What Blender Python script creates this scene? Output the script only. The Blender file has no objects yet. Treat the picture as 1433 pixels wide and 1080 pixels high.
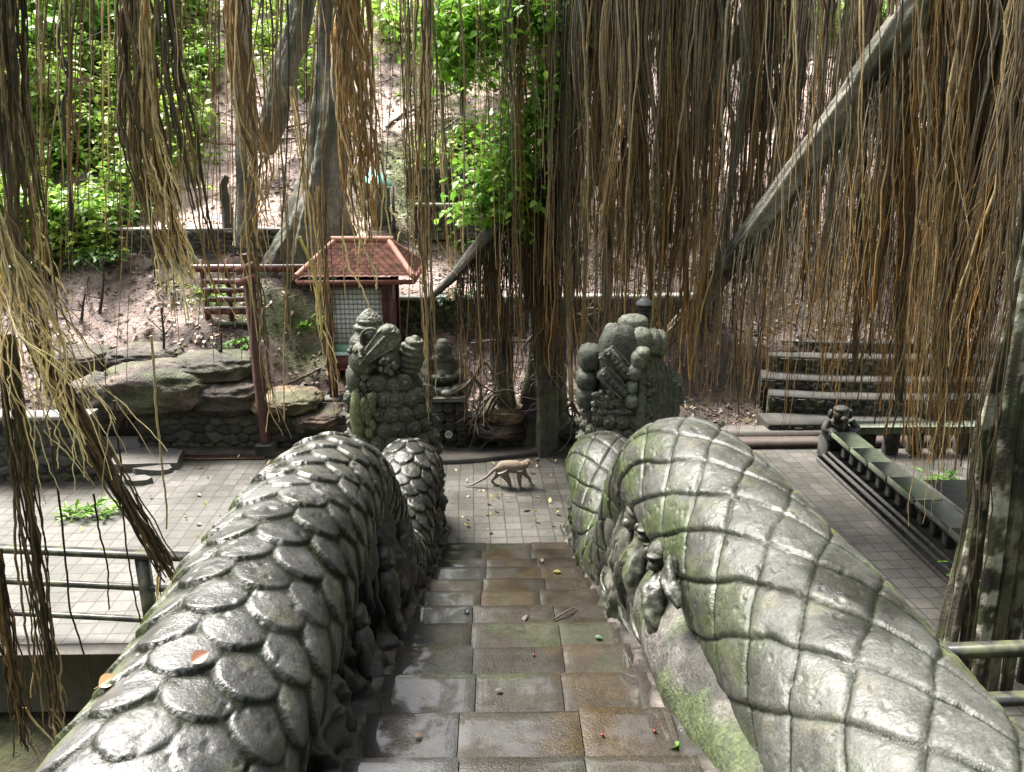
import bpy, math, random
import numpy as np
from mathutils import Vector
R = math.radians
rng = np.random.default_rng(7)
random.seed(7)
S = bpy.context.scene
COL = S.collection

# ------------------------------------------------------------------ camera, sky, sun, exposure
CAM_H, PITCH, YAW, FPX = 4.5, R(16.5), R(1.1), 1080.0
cam_d = bpy.data.cameras.new('camera'); cam = bpy.data.objects.new('camera', cam_d); COL.objects.link(cam)
cam.location = (0, 0, CAM_H); cam.rotation_euler = (R(90) - PITCH, 0, -YAW)
cam_d.sensor_width = 36; cam_d.lens = FPX / 1433 * 36; cam_d.clip_start = .05; cam_d.clip_end = 400
S.camera = cam
world = bpy.data.worlds.new('World'); S.world = world; world.use_nodes = True
wn = world.node_tree.nodes; wl = world.node_tree.links
bg = wn['Background']; bg.inputs['Strength'].default_value = .072
sky = wn.new('ShaderNodeTexSky'); sky.sky_type = 'NISHITA'; sky.sun_disc = False
SUN_EL, SUN_AZ = R(57), R(-48)          # azimuth measured from +Y towards +X
sky.sun_elevation = SUN_EL; sky.sun_rotation = SUN_AZ
sky.air_density = 1.0; sky.dust_density = 4.0; sky.ozone_density = 1.0
hs = wn.new('ShaderNodeHueSaturation'); hs.inputs['Saturation'].default_value = .35
wl.new(sky.outputs[0], hs.inputs['Color']); wl.new(hs.outputs[0], bg.inputs['Color'])
sun_d = bpy.data.lights.new('sun', 'SUN'); sun = bpy.data.objects.new('sun', sun_d); COL.objects.link(sun)
sun_d.energy = 3.2; sun_d.angle = R(28); sun_d.color = (1, .95, .87)
sd = Vector((math.sin(SUN_AZ) * math.cos(SUN_EL), math.cos(SUN_AZ) * math.cos(SUN_EL), math.sin(SUN_EL)))
sun.rotation_euler = sd.to_track_quat('Z', 'Y').to_euler()
S.view_settings.view_transform = 'Standard'; S.view_settings.look = 'None'
S.view_settings.gamma = 1; S.view_settings.exposure = 2.32
S.cycles.max_bounces = 6; S.cycles.transparent_max_bounces = 4
S.cycles.use_denoising = True

# ------------------------------------------------------------------ photo measurements -> metres
def ray(px, py):
    a = (px - 716.5) / FPX; b = (py - 540) / FPX
    f = math.cos(PITCH) - b * math.sin(PITCH); u = -(math.sin(PITCH) + b * math.cos(PITCH))
    return np.array([a * math.cos(YAW) + f * math.sin(YAW), -a * math.sin(YAW) + f * math.cos(YAW), u])
def W(px, py, D):
    d = ray(px, py); return np.array([0, 0, CAM_H]) + d * (D / d[1])
def Wz(px, py, z):
    d = ray(px, py); return np.array([0, 0, CAM_H]) + d * ((z - CAM_H) / d[2])

# ------------------------------------------------------------------ numpy noise
def _hash(ix, iy, iz, seed):
    h = (ix.astype(np.int64) * 374761393 + iy.astype(np.int64) * 668265263 + iz.astype(np.int64) * 2147483647 + seed * 974711) & 0xffffffff
    h = ((h ^ (h >> 13)) * 1274126177) & 0xffffffff
    h = (h ^ (h >> 16)) & 0xffffff
    return h / float(0xffffff)
def vnoise(P, seed=0):
    P = np.asarray(P, float); i = np.floor(P).astype(np.int64); f = P - i; f = f * f * (3 - 2 * f)
    out = 0
    for dx in (0, 1):
        wx = f[..., 0] if dx else 1 - f[..., 0]
        for dy in (0, 1):
            wy = f[..., 1] if dy else 1 - f[..., 1]
            for dz in (0, 1):
                wz = f[..., 2] if dz else 1 - f[..., 2]
                out = out + wx * wy * wz * _hash(i[..., 0] + dx, i[..., 1] + dy, i[..., 2] + dz, seed)
    return out                                   # 0..1
def fbm(P, oct=4, seed=0, gain=.5):
    P = np.asarray(P, float); a = 1; s = 0; t = 0
    for k in range(oct):
        s = s + a * vnoise(P * 2 ** k, seed + k); t += a; a *= gain
    return s / t
def ridged(P, oct=3, seed=0):
    P = np.asarray(P, float); a = 1; s = 0; t = 0
    for k in range(oct):
        s = s + a * (1 - np.abs(2 * vnoise(P * 2 ** k, seed + k) - 1)); t += a; a *= .5
    return s / t
def sst(a, b, x):
    t = np.clip((np.asarray(x, float) - a) / (b - a), 0, 1); return t * t * (3 - 2 * t)
def mix(a, b, t):
    t = np.asarray(t)[..., None]; return np.asarray(a) * (1 - t) + np.asarray(b) * t

# ------------------------------------------------------------------ objects
def tag(o, label=None, cat=None, group=None, kind=None):
    if label: o['label'] = label
    if cat: o['category'] = cat
    if group: o['group'] = group
    if kind: o['kind'] = kind
    return o
def empty(name, loc, label, cat, group=None, rz=0):
    o = bpy.data.objects.new(name, None); COL.objects.link(o); o.location = tuple(loc); o.rotation_euler = (0, 0, rz)
    o.empty_display_size = .1
    return tag(o, label, cat, group)
class MB:
    """collects vertices, faces and colours; build() links them as one mesh object (coordinates are world ones)"""
    def __init__(s): s.v = []; s.q = []; s.t = []; s.c = []; s.n = 0
    def add(s, V, Q=None, T=None, col=(1, 1, 1)):
        V = np.asarray(V, float).reshape(-1, 3)
        c = np.broadcast_to(np.asarray(col, float), V.shape)
        s.v.append(V); s.c.append(c)
        if Q is not None and len(Q): s.q.append(np.asarray(Q, np.int64) + s.n)
        if T is not None and len(T): s.t.append(np.asarray(T, np.int64) + s.n)
        s.n += len(V); return s
    def grid(s, P, col=(1, 1, 1), close_u=False, close_v=False):
        nu, nv = P.shape[:2]
        if np.ndim(col) == 3: col = np.asarray(col).reshape(-1, 3)
        I = np.arange(nu * nv).reshape(nu, nv)
        if close_u: I = np.vstack([I, I[:1]])
        if close_v: I = np.hstack([I, I[:, :1]])
        Q = np.stack([I[:-1, :-1], I[1:, :-1], I[1:, 1:], I[:-1, 1:]], -1).reshape(-1, 4)
        return s.add(P.reshape(-1, 3), Q, col=col)
    def box(s, lo, hi, col=(1, 1, 1), rz=0, piv=None, bev=0):
        lo = np.array(lo, float); hi = np.array(hi, float)
        if bev:
            b = min(bev, *(0.45 * (hi - lo)))
            V = []
            for sx in (0, 1):
                for sy in (0, 1):
                    for sz in (0, 1):
                        c = np.array([(lo, hi)[sx][0], (lo, hi)[sy][1], (lo, hi)[sz][2]]); d = np.array([1 - 2 * sx, 1 - 2 * sy, 1 - 2 * sz]) * b
                        for ax in range(3):
                            e = d.copy(); e[ax] = 0; V.append(c + e)
            # vertex (corner, axis): lies on the face normal to that axis
            V = np.array(V); id = lambda sx, sy, sz, ax: (sx * 4 + sy * 2 + sz) * 3 + ax
            Q = []; T = []
            for k in (0, 1):
                Q += [[id(k, 0, 0, 0), id(k, 1, 0, 0), id(k, 1, 1, 0), id(k, 0, 1, 0)], [id(0, k, 0, 1), id(0, k, 1, 1), id(1, k, 1, 1), id(1, k, 0, 1)],
                      [id(0, 0, k, 2), id(1, 0, k, 2), id(1, 1, k, 2), id(0, 1, k, 2)]]
                for j in (0, 1):
                    Q += [[id(k, j, 0, 0), id(k, j, 1, 0), id(k, j, 1, 1), id(k, j, 0, 1)], [id(k, 0, j, 0), id(k, 1, j, 0), id(k, 1, j, 2), id(k, 0, j, 2)],
                          [id(0, k, j, 1), id(1, k, j, 1), id(1, k, j, 2), id(0, k, j, 2)]]
                    for i in (0, 1): T.append([id(k, j, i, 0), id(k, j, i, 1), id(k, j, i, 2)])
        else:
            V = np.array([[x, y, z] for x in (lo[0], hi[0]) for y in (lo[1], hi[1]) for z in (lo[2], hi[2])])
            Q = [[0, 1, 3, 2], [4, 6, 7, 5], [0, 4, 5, 1], [2, 3, 7, 6], [0, 2, 6, 4], [1, 5, 7, 3]]; T = None
        if rz:
            p = np.array(piv if piv is not None else (lo + hi) / 2); c, n = math.cos(rz), math.sin(rz); d = V - p
            V = p + np.stack([d[:, 0] * c - d[:, 1] * n, d[:, 0] * n + d[:, 1] * c, d[:, 2]], -1)
        return s.add(V, Q, T, col)
    def bar(s, p0, p1, w, h, col=(1, 1, 1)):
        """box bar from p0 to p1, w wide (sideways), h tall"""
        p0 = np.array(p0, float); p1 = np.array(p1, float); t = p1 - p0; t /= np.linalg.norm(t)
        ref = np.array([0, 0, 1.]) if abs(t[2]) < .9 else np.array([0, 1., 0])
        b = np.cross(t, ref); b /= np.linalg.norm(b); u = np.cross(b, t)
        V = [p + b * i * w / 2 + u * j * h / 2 for p in (p0, p1) for i in (-1, 1) for j in (-1, 1)]
        return s.add(V, [[0, 1, 3, 2], [4, 6, 7, 5], [0, 4, 5, 1], [2, 3, 7, 6], [0, 2, 6, 4], [1, 5, 7, 3]], col=col)
    def tube(s, path, rad, sides=6, col=(1, 1, 1), cap=True, disp=None):
        path = np.asarray(path, float); n = len(path); rad = np.broadcast_to(np.asarray(rad, float), (n,))
        T = np.gradient(path, axis=0); T /= np.linalg.norm(T, axis=1)[:, None] + 1e-9
        m = np.abs(T.mean(0)); ref = np.zeros(3); ref[np.argmin(m)] = 1
        A = np.cross(T, ref); A /= np.linalg.norm(A, axis=1)[:, None] + 1e-9; B = np.cross(T, A)
        th = np.linspace(0, 2 * np.pi, sides, endpoint=False)
        rr = rad[:, None] * np.ones(sides)
        if disp is not None: rr = rr * disp(np.linspace(0, 1, n)[:, None], th[None, :])
        P = path[:, None] + rr[..., None] * (np.cos(th)[None, :, None] * A[:, None] + np.sin(th)[None, :, None] * B[:, None])
        c = np.asarray(col, float)
        if c.ndim == 2: c = np.repeat(c[:, None], sides, 1).reshape(-1, 3)
        n0 = s.n; s.grid(P, c, close_v=True)
        if cap:
            for row, k in ((0, 0), (n - 1, (n - 1) * sides)):
                cc = c if c.ndim == 1 else c[k]
                s.add(np.vstack([P[row], path[row][None]]), T=[[i, (i + 1) % sides, sides] for i in range(sides)], col=cc)
        return s
    def ball(s, c, r, col=(1, 1, 1), nu=20, nv=12, disp=None, rot=None, power=1.):
        u = np.linspace(0, 2 * np.pi, nu, endpoint=False)[:, None]; v = np.linspace(0, np.pi, nv)[None, :]
        sp = lambda x: np.sign(x) * np.abs(x) ** power
        N = np.stack([sp(np.cos(u)) * sp(np.sin(v)), sp(np.sin(u)) * sp(np.sin(v)), sp(np.cos(v)) * np.ones_like(u)], -1)
        P = N * np.asarray(r, float)
        if disp is not None: P = P * (1 + disp(N)[..., None])
        if rot is not None: P = P @ np.asarray(rot).T
        return s.grid(P + np.asarray(c, float), col, close_u=True)
    def build(s, name, mat, parent=None, smooth=True, origin=None, bothsides=False):
        V = np.concatenate(s.v); C = np.concatenate(s.c)
        par = parent
        org = np.array(origin if origin is not None else (0, 0, 0), float)
        if par is not None and origin is None:
            org = np.array(par.location, float)
            if par.parent is not None: org = org + np.array(par.parent.location, float)
        V = V - org
        q = np.concatenate(s.q) if s.q else np.zeros((0, 4), np.int64); t = np.concatenate(s.t) if s.t else np.zeros((0, 3), np.int64)
        me = bpy.data.meshes.new(name); me.vertices.add(len(V)); me.vertices.foreach_set('co', V.ravel().astype(np.float32))
        me.loops.add(q.size + t.size); me.loops.foreach_set('vertex_index', np.concatenate([q.ravel(), t.ravel()]).astype(np.int32))
        me.polygons.add(len(q) + len(t))
        ls = np.concatenate([np.arange(len(q)) * 4, q.size + np.arange(len(t)) * 3]); me.polygons.foreach_set('loop_start', ls.astype(np.int32))
        me.update(calc_edges=True); me.validate()
        a = me.attributes.new('Col', 'FLOAT_COLOR', 'POINT')
        a.data.foreach_set('color', np.hstack([C, np.ones((len(C), 1))]).ravel().astype(np.float32))
        if smooth: me.polygons.foreach_set('use_smooth', np.ones(len(me.polygons), bool))
        me.materials.append(mat)
        o = bpy.data.objects.new(name, me); COL.objects.link(o)
        if par is not None: o.parent = par
        elif origin is not None: o.location = tuple(org)
        return o
def crom(pts, n):
    """smooth curve through points, n samples about even in length"""
    p = np.asarray(pts, float); p = np.vstack([2 * p[0] - p[1], p, 2 * p[-1] - p[-2]]); out = []
    for i in range(1, len(p) - 2):
        t = np.linspace(0, 1, 40, endpoint=False)[:, None]; a, b, c, d = p[i - 1:i + 3]
        out.append(.5 * (2 * b + (c - a) * t + (2 * a - 5 * b + 4 * c - d) * t ** 2 + (3 * b - a - 3 * c + d) * t ** 3))
    o = np.vstack(out + [p[-2][None]]); L = np.r_[0, np.cumsum(np.linalg.norm(np.diff(o, axis=0), axis=1))]
    s = np.linspace(0, L[-1], n); return np.stack([np.interp(s, L, o[:, k]) for k in range(o.shape[1])], -1)

# ------------------------------------------------------------------ materials
def mat(name, col=(.3, .3, .3), rough=.6, attr=True, var=.35, scale=6., bump=.3, bscale=30., spec=.5, wet=None, col2=None, bdist=.02, extra=None, trans=0, speck=None, puddle=None):
    m = bpy.data.materials.new(name); m.use_nodes = True; nt = m.node_tree; N = nt.nodes; L = nt.links
    b = N['Principled BSDF']; b.inputs['Specular IOR Level'].default_value = spec
    tc = N.new('ShaderNodeTexCoord')
    n1 = N.new('ShaderNodeTexNoise'); n1.inputs['Scale'].default_value = scale; n1.inputs['Detail'].default_value = 8; n1.inputs['Roughness'].default_value = .65
    L.new(tc.outputs['Object'], n1.inputs['Vector'])
    mr = N.new('ShaderNodeMapRange'); mr.inputs['From Min'].default_value = .3; mr.inputs['From Max'].default_value = .7
    mr.inputs['To Min'].default_value = 1 - var; mr.inputs['To Max'].default_value = 1 + var; L.new(n1.outputs['Fac'], mr.inputs['Value'])
    base = N.new('ShaderNodeRGB'); base.outputs[0].default_value = (*col, 1); src = base.outputs[0]
    if col2:
        n3 = N.new('ShaderNodeTexNoise'); n3.inputs['Scale'].default_value = scale * .6; n3.inputs['Detail'].default_value = 6; L.new(tc.outputs['Object'], n3.inputs['Vector'])
        r3 = N.new('ShaderNodeMapRange'); r3.inputs['From Min'].default_value = .47; r3.inputs['From Max'].default_value = .6; L.new(n3.outputs['Fac'], r3.inputs['Value'])
        mx = N.new('ShaderNodeMix'); mx.data_type = 'RGBA'; L.new(r3.outputs[0], mx.inputs[0]); L.new(src, mx.inputs[6]); mx.inputs[7].default_value = (*col2, 1); src = mx.outputs[2]
    if attr:
        at = N.new('ShaderNodeAttribute'); at.attribute_name = 'Col'
        mm = N.new('ShaderNodeMix'); mm.data_type = 'RGBA'; mm.blend_type = 'MULTIPLY'; mm.inputs[0].default_value = 1
        L.new(src, mm.inputs[6]); L.new(at.outputs['Color'], mm.inputs[7]); src = mm.outputs[2]
    vm = N.new('ShaderNodeVectorMath'); vm.operation = 'SCALE'; L.new(src, vm.inputs[0]); L.new(mr.outputs[0], vm.inputs['Scale'])
    if speck:
        ns = N.new('ShaderNodeTexNoise'); ns.inputs['Scale'].default_value = speck[0]; ns.inputs['Detail'].default_value = 3; L.new(tc.outputs['Object'], ns.inputs['Vector'])
        rs_ = N.new('ShaderNodeMapRange'); rs_.inputs['From Min'].default_value = .35; rs_.inputs['From Max'].default_value = .68; rs_.inputs['To Min'].default_value = speck[1]; rs_.inputs['To Max'].default_value = speck[2]; L.new(ns.outputs['Fac'], rs_.inputs['Value'])
        mu_ = N.new('ShaderNodeMath'); mu_.operation = 'MULTIPLY'; L.new(mr.outputs[0], mu_.inputs[0]); L.new(rs_.outputs[0], mu_.inputs[1]); L.new(mu_.outputs[0], vm.inputs['Scale'])
    L.new(vm.outputs[0], b.inputs['Base Color'])
    if puddle:
        npd = N.new('ShaderNodeTexNoise'); npd.inputs['Scale'].default_value = puddle; npd.inputs['Detail'].default_value = 9; npd.inputs['Roughness'].default_value = .72; L.new(tc.outputs['Object'], npd.inputs['Vector'])
        rpd = N.new('ShaderNodeMapRange'); rpd.inputs['From Min'].default_value = .455; rpd.inputs['From Max'].default_value = .54; L.new(npd.outputs['Fac'], rpd.inputs['Value'])
        L.new(rpd.outputs[0], b.inputs['Coat Weight']); b.inputs['Coat Roughness'].default_value = .06; b.inputs['Coat IOR'].default_value = 1.6
        gm = N.new('ShaderNodeNewGeometry'); L.new(gm.outputs['Normal'], b.inputs['Coat Normal'])
    b.inputs['Roughness'].default_value = rough
    if wet:                                       # (scale, low, high) : wet film in patches
        n4 = N.new('ShaderNodeTexNoise'); n4.inputs['Scale'].default_value = wet[0]; n4.inputs['Detail'].default_value = 6; L.new(tc.outputs['Object'], n4.inputs['Vector'])
        r4 = N.new('ShaderNodeMapRange'); r4.inputs['From Min'].default_value = .38; r4.inputs['From Max'].default_value = .62
        r4.inputs['To Min'].default_value = wet[1]; r4.inputs['To Max'].default_value = wet[2]; L.new(n4.outputs['Fac'], r4.inputs['Value']); L.new(r4.outputs[0], b.inputs['Roughness'])
    if bump:
        n2 = N.new('ShaderNodeTexNoise'); n2.inputs['Scale'].default_value = bscale; n2.inputs['Detail'].default_value = 6; n2.inputs['Roughness'].default_value = .6
        L.new(tc.outputs['Object'], n2.inputs['Vector'])
        bp = N.new('ShaderNodeBump'); bp.inputs['Strength'].default_value = bump; bp.inputs['Distance'].default_value = bdist
        L.new(n2.outputs['Fac'], bp.inputs['Height']); L.new(bp.outputs[0], b.inputs['Normal'])
    if trans:
        tr = N.new('ShaderNodeBsdfTranslucent'); L.new(vm.outputs[0], tr.inputs['Color']); ms = N.new('ShaderNodeMixShader'); ms.inputs[0].default_value = trans
        L.new(b.outputs[0], ms.inputs[1]); L.new(tr.outputs[0], ms.inputs[2]); L.new(ms.outputs[0], N['Material Output'].inputs['Surface'])
    if extra: extra(m, N, L, b, tc, vm)
    return m
M = {}
def grime_spec(m, N, L, b, tc, vm):
    # dirt and moss packed in the joints is matt, the worn faces are wet
    at = N.new('ShaderNodeAttribute'); at.attribute_name = 'Col'; bw = N.new('ShaderNodeRGBToBW'); L.new(at.outputs['Color'], bw.inputs[0]); r = N.new('ShaderNodeMapRange')
    r.inputs['From Min'].default_value = .010; r.inputs['From Max'].default_value = .032; r.inputs['To Min'].default_value = .0; r.inputs['To Max'].default_value = .75; L.new(bw.outputs[0], r.inputs['Value']); L.new(r.outputs[0], b.inputs['Specular IOR Level'])
M['naga'] = mat('wet_carved_stone', (.82, .83, .81), .4, var=.4, scale=9, bump=.5, bscale=75, bdist=.008, wet=(5, .28, .5), spec=.8, speck=(95, .7, 1.35), extra=grime_spec)
M['statue'] = mat('mossy_statue_stone', (.95, .95, .95), .6, var=.55, scale=14, bump=.8, bscale=45, bdist=.02, speck=(60, .6, 1.5))
M['step'] = mat('wet_step_stone', (.82, .82, .82), .3, var=.4, scale=22, bump=.7, bscale=90, bdist=.004, wet=(3.0, .35, .65), spec=.28, speck=(120, .5, 1.7), puddle=2.9)
M['rubble'] = mat('rubble_stone', (.85, .85, .85), .7, var=.45, scale=10, bump=.6, bscale=40)
M['rock'] = mat('bank_rock', (.78, .75, .72), .7, var=.5, scale=7, bump=1, bscale=30, bdist=.04, speck=(40, .6, 1.4))
M['soil'] = mat('leaf_strewn_soil', (1, 1, 1), .85, var=.5, scale=7, bump=1, bscale=22, bdist=.06)
M['root'] = mat('aerial_root_bark', (1, 1, 1), .55, var=.4, scale=18, bump=.3, bscale=70, bdist=.006)
M['bark'] = mat('fig_bark', (.85, .85, .85), .75, var=.4, scale=12, bump=.8, bscale=34, bdist=.02)
M['leaf'] = mat('leaf_green', (1, 1, 1), .4, var=.25, scale=4, bump=0, trans=.42)
M['dryleaf'] = mat('dry_leaf', (1, 1, 1), .55, var=.25, scale=12, bump=0, trans=.1)
M['red'] = mat('weathered_red_paint', (.10, .036, .028), .65, attr=True, var=.6, scale=14, bump=.3, bscale=40, bdist=.005)
M['wood'] = mat('red_brown_timber', (1, 1, 1), .6, var=.4, scale=12, bump=.4, bscale=40, bdist=.006)
M['tile'] = mat('terracotta_roof_tile', (.27, .115, .08), .7, var=.35, scale=8, bump=.4, bscale=50, bdist=.005)
M['concrete'] = mat('stained_concrete', (.72, .72, .72), .75, var=.35, scale=7, bump=.4, bscale=50, bdist=.006)
M['rail'] = mat('lichened_dark_rail', (.035, .035, .034), .4, attr=True, var=.3, scale=9, bump=.3, bscale=60, bdist=.004, col2=(.10, .105, .06))
M['cream'] = mat('cream_panel', (.72, .75, .79), .5, attr=True, var=.1, scale=8, bump=0)
M['dark'] = mat('dark_iron', (.03, .03, .03), .4, attr=True, var=.2, bump=0)
M['fur'] = mat('macaque_fur', (1, 1, 1), .85, attr=True, var=.25, scale=60, bump=.6, bscale=220, bdist=.01)
M['skin'] = mat('macaque_skin', (.5, .3, .25), .6, attr=False, var=.2, scale=40, bump=.2)
M['berry'] = mat('red_berry', (.17, .015, .015), .3, attr=False, var=.2, bump=0)
M['teal'] = mat('turquoise_sheet', (.18, .52, .47), .5, attr=False, var=.2, bump=0)

def paving_extra(m, N, L, b, tc, vm):
    mp = N.new('ShaderNodeMapping'); mp.inputs['Rotation'].default_value = (0, 0, R(-2)); L.new(tc.outputs['Object'], mp.inputs['Vector'])
    # slight wander of the joints
    nz = N.new('ShaderNodeTexNoise'); nz.inputs['Scale'].default_value = 2.2; L.new(mp.outputs[0], nz.inputs['Vector'])
    ad = N.new('ShaderNodeMixRGB'); ad.blend_type = 'LINEAR_LIGHT'; ad.inputs[0].default_value = .018; L.new(mp.outputs[0], ad.inputs[1]); L.new(nz.outputs['Color'], ad.inputs[2])
    br = N.new('ShaderNodeTexBrick'); br.offset = 0; br.squash = 1; br.inputs['Scale'].default_value = 1
    br.inputs['Brick Width'].default_value = .2; br.inputs['Row Height'].default_value = .2; br.inputs['Mortar Size'].default_value = .0075; br.inputs['Mortar Smooth'].default_value = .3
    br.inputs['Color1'].default_value = (.054, .052, .047, 1); br.inputs['Color2'].default_value = (.095, .091, .086, 1); br.inputs['Mortar'].default_value = (.026, .024, .021, 1); br.inputs['Bias'].default_value = 0
    L.new(ad.outputs[0], br.inputs['Vector'])
    n5 = N.new('ShaderNodeTexNoise'); n5.inputs['Scale'].default_value = 1.1; n5.inputs['Detail'].default_value = 7; L.new(tc.outputs['Object'], n5.inputs['Vector'])
    rp = N.new('ShaderNodeValToRGB'); rp.color_ramp.elements[0].position = .32; rp.color_ramp.elements[0].color = (.5, .52, .42, 1); rp.color_ramp.elements[1].position = .66; rp.color_ramp.elements[1].color = (1.25, 1.2, 1.15, 1)
    L.new(n5.outputs['Fac'], rp.inputs[0])
    mu = N.new('ShaderNodeMix'); mu.data_type = 'RGBA'; mu.blend_type = 'MULTIPLY'; mu.inputs[0].default_value = 1; L.new(br.outputs['Color'], mu.inputs[6]); L.new(rp.outputs[0], mu.inputs[7])
    L.new(mu.outputs[2], vm.inputs[0])
    bp = [n for n in N if n.type == 'BUMP'][0]
    b2 = N.new('ShaderNodeBump'); b2.inputs['Strength'].default_value = .6; b2.inputs['Distance'].default_value = .006; b2.invert = True; L.new(br.outputs['Fac'], b2.inputs['Height']); L.new(bp.outputs[0], b2.inputs['Normal']); L.new(b2.outputs[0], b.inputs['Normal'])
M['paving'] = mat('grey_paving_blocks', (1, 1, 1), .5, attr=False, var=.3, scale=14, bump=.3, bscale=90, bdist=.004, wet=(.9, .42, .65), extra=paving_extra)

# ------------------------------------------------------------------ levels
X0 = .09                                     # stair axis
N_STEP, Y_BOT, RUN, RISE = 12, 8.66, .5075, .1815
def stair_z(y): return np.clip((Y_BOT - y) / RUN * RISE, 0, 4)

# the bank behind the plaza
def hill_z(x, y):
    x = np.asarray(x, float); y = np.asarray(y, float)
    Lp = np.interp(y, [11.7, 12.0, 12.5, 14.55, 14.75, 16, 22, 30, 46], [.35, .6, 1.05, 2.55, 3.15, 3.45, 8.0, 12.2, 13.5])
    Cp = np.interp(y, [11.7, 12.0, 13.1, 13.95, 14.15, 15.4, 16.9, 17.3, 22, 30, 46], [.3, .45, .55, 1.25, 1.95, 2.35, 3.6, 4.15, 7.7, 12.2, 13.5])
    Rp = np.interp(y, [11.7, 13.6, 13.9, 15.5, 22, 30, 46], [.0, .15, 1.2, 2.3, 7.5, 12.2, 13.5])
    z = Lp + (Cp - Lp) * sst(-4.4, -3.3, x); z = z + (Rp - z) * sst(2.8, 3.6, x)
    P = np.stack([x, y, x * 0], -1)
    return z + (fbm(P * .7, 4, 3) - .5) * .5 * sst(12, 13.5, y) + (fbm(P * 3, 3, 8) - .5) * .13 * sst(11.8, 12.6, y)

def ground():
    xs = np.r_[np.arange(-30, -9, .5), np.arange(-9, 9.5, .09), np.arange(9.5, 30, .5)]; ys = np.r_[np.arange(11.72, 20, .08), np.arange(20, 47, .4)]
    X, Y = np.meshgrid(xs, ys, indexing='ij'); Z = hill_z(X, Y)
    P = np.stack([X, Y, Z], -1)
    pale = fbm(P * 1.3, 5, 21); green = fbm(P * .55 + 9, 4, 5)
    fine = fbm(P * 4.5, 4, 23); c = mix((.05, .032, .024), (.62, .475, .42), sst(.34, .62, .6 * pale + .4 * fine))
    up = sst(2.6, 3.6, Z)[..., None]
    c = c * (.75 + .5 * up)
    c = mix(c, (.09, .14, .035), sst(.55, .68, green) * .7 * sst(.5, -1.5, X)); c = mix(c, (.055, .04, .03), sst(.6, 2.4, X) * sst(19.0, 16.0, Y) * .85)  # soil right of centre painted darker for the shade behind the root curtain
    mnd = np.exp(-(((X + .95) / 1.0) ** 2 + ((Y - 17.3) / 1.1) ** 2)); c = mix(c, (.10, .135, .04), np.clip(mnd * 1.6, 0, .9))
    low = sst(12.9, 12.0, Y)                              # wet dark earth at the foot of the bank
    c = mix(c, (.075, .055, .042), low * .75)
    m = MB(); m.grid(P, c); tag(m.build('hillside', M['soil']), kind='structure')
    # the plaza
    m = MB()
    for x0, x1, y0, y1 in ((-9, 9, 8.45, 12.3), (-9, -.55, 6.45, 8.45), (.75, 9, 4.95, 8.45)):
        m.add([[x0, y0, 0], [x1, y0, 0], [x1, y1, 0], [x0, y1, 0]], [[0, 1, 2, 3]])
    tag(m.build('plaza_paving', M['paving'], smooth=False), kind='structure')
    # lower ground either side of the stairs
    xs = np.arange(-14, 14.1, .2); ys = np.arange(-3, 12.6, .2); X, Y = np.meshgrid(xs, ys, indexing='ij')
    P = np.stack([X, Y, X * 0], -1); Z = -.75 + (fbm(P * .9, 4, 12) - .5) * .4 - .35 * sst(2, 5, np.abs(X)) * 0
    P[..., 2] = Z; c = mix((.035, .028, .02), (.07, .075, .03), sst(.45, .62, fbm(P * 1.5, 4, 31)))
    m = MB(); m.grid(P, c); tag(m.build('lower_ground', M['soil']), kind='structure')
    # kerbs
    m = MB()
    kp = crom([[-9, 11.55, 0], [-4, 11.5, 0], [-1.2, 11.1, 0], [.2, 11.3, 0], [1.5, 11.75, 0], [3.2, 11.75, 0]], 60)
    t = np.gradient(kp, axis=0); t /= np.linalg.norm(t, axis=1)[:, None]; nn = np.stack([-t[:, 1], t[:, 0], 0 * t[:, 0]], -1)
    G = np.stack([kp + nn * a + np.array([0, 0, b]) for a, b in ((-.12, -.01), (-.11, .06), (-.09, .075), (.10, .08), (.12, .06), (.6, .07))], 1); m.grid(G, mix((.03, .026, .02), (.085, .07, .055), sst(.4, .6, fbm(G * 4, 4, 8))))
    m.box((3.2, 11.55, 0), (9, 11.85, .11), (.07, .048, .04)); m.box((3.2, 11.85, 0), (9, 12.2, .17), (.10, .088, .075))
    tag(m.build('kerb', M['concrete'], smooth=False), kind='structure')
    m = MB()
    m.box((-9, 6.28, -.6), (-1.45, 6.447, .06), (.2, .18, .16), bev=.015); m.box((2.0, 4.78, -.6), (9, 4.947, .06), (.2, .18, .16), bev=.015)
    tag(m.build('plaza_edging', M['concrete'], smooth=False), kind='structure')
ground()

def unseen_ravine_banks():
    # unseen wooded banks, added beside and behind the viewpoint to block low sky
    m = MB(); a = np.radians(np.linspace(62, 298, 90))[:, None]; q = np.linspace(0, 1, 30)[None, :]
    rad = np.interp(q, [0, .25, 1], [11, 13, 26]); z = np.interp(q, [0, .25, 1], [-1, 4, 16]); P = np.stack([rad * np.sin(a), 2 + rad * np.cos(a), z * np.ones_like(a)], -1)
    P += ((fbm(P * .35, 4, 3) - .5) * 5)[..., None] * np.array([.6, .6, .5]); m.grid(P, mix((.02, .035, .012), (.06, .09, .03), sst(.4, .6, fbm(P * .8, 4, 9)))); tag(m.build('unseen_wooded_bank', M['soil']), kind='structure')
unseen_ravine_banks()

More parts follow.
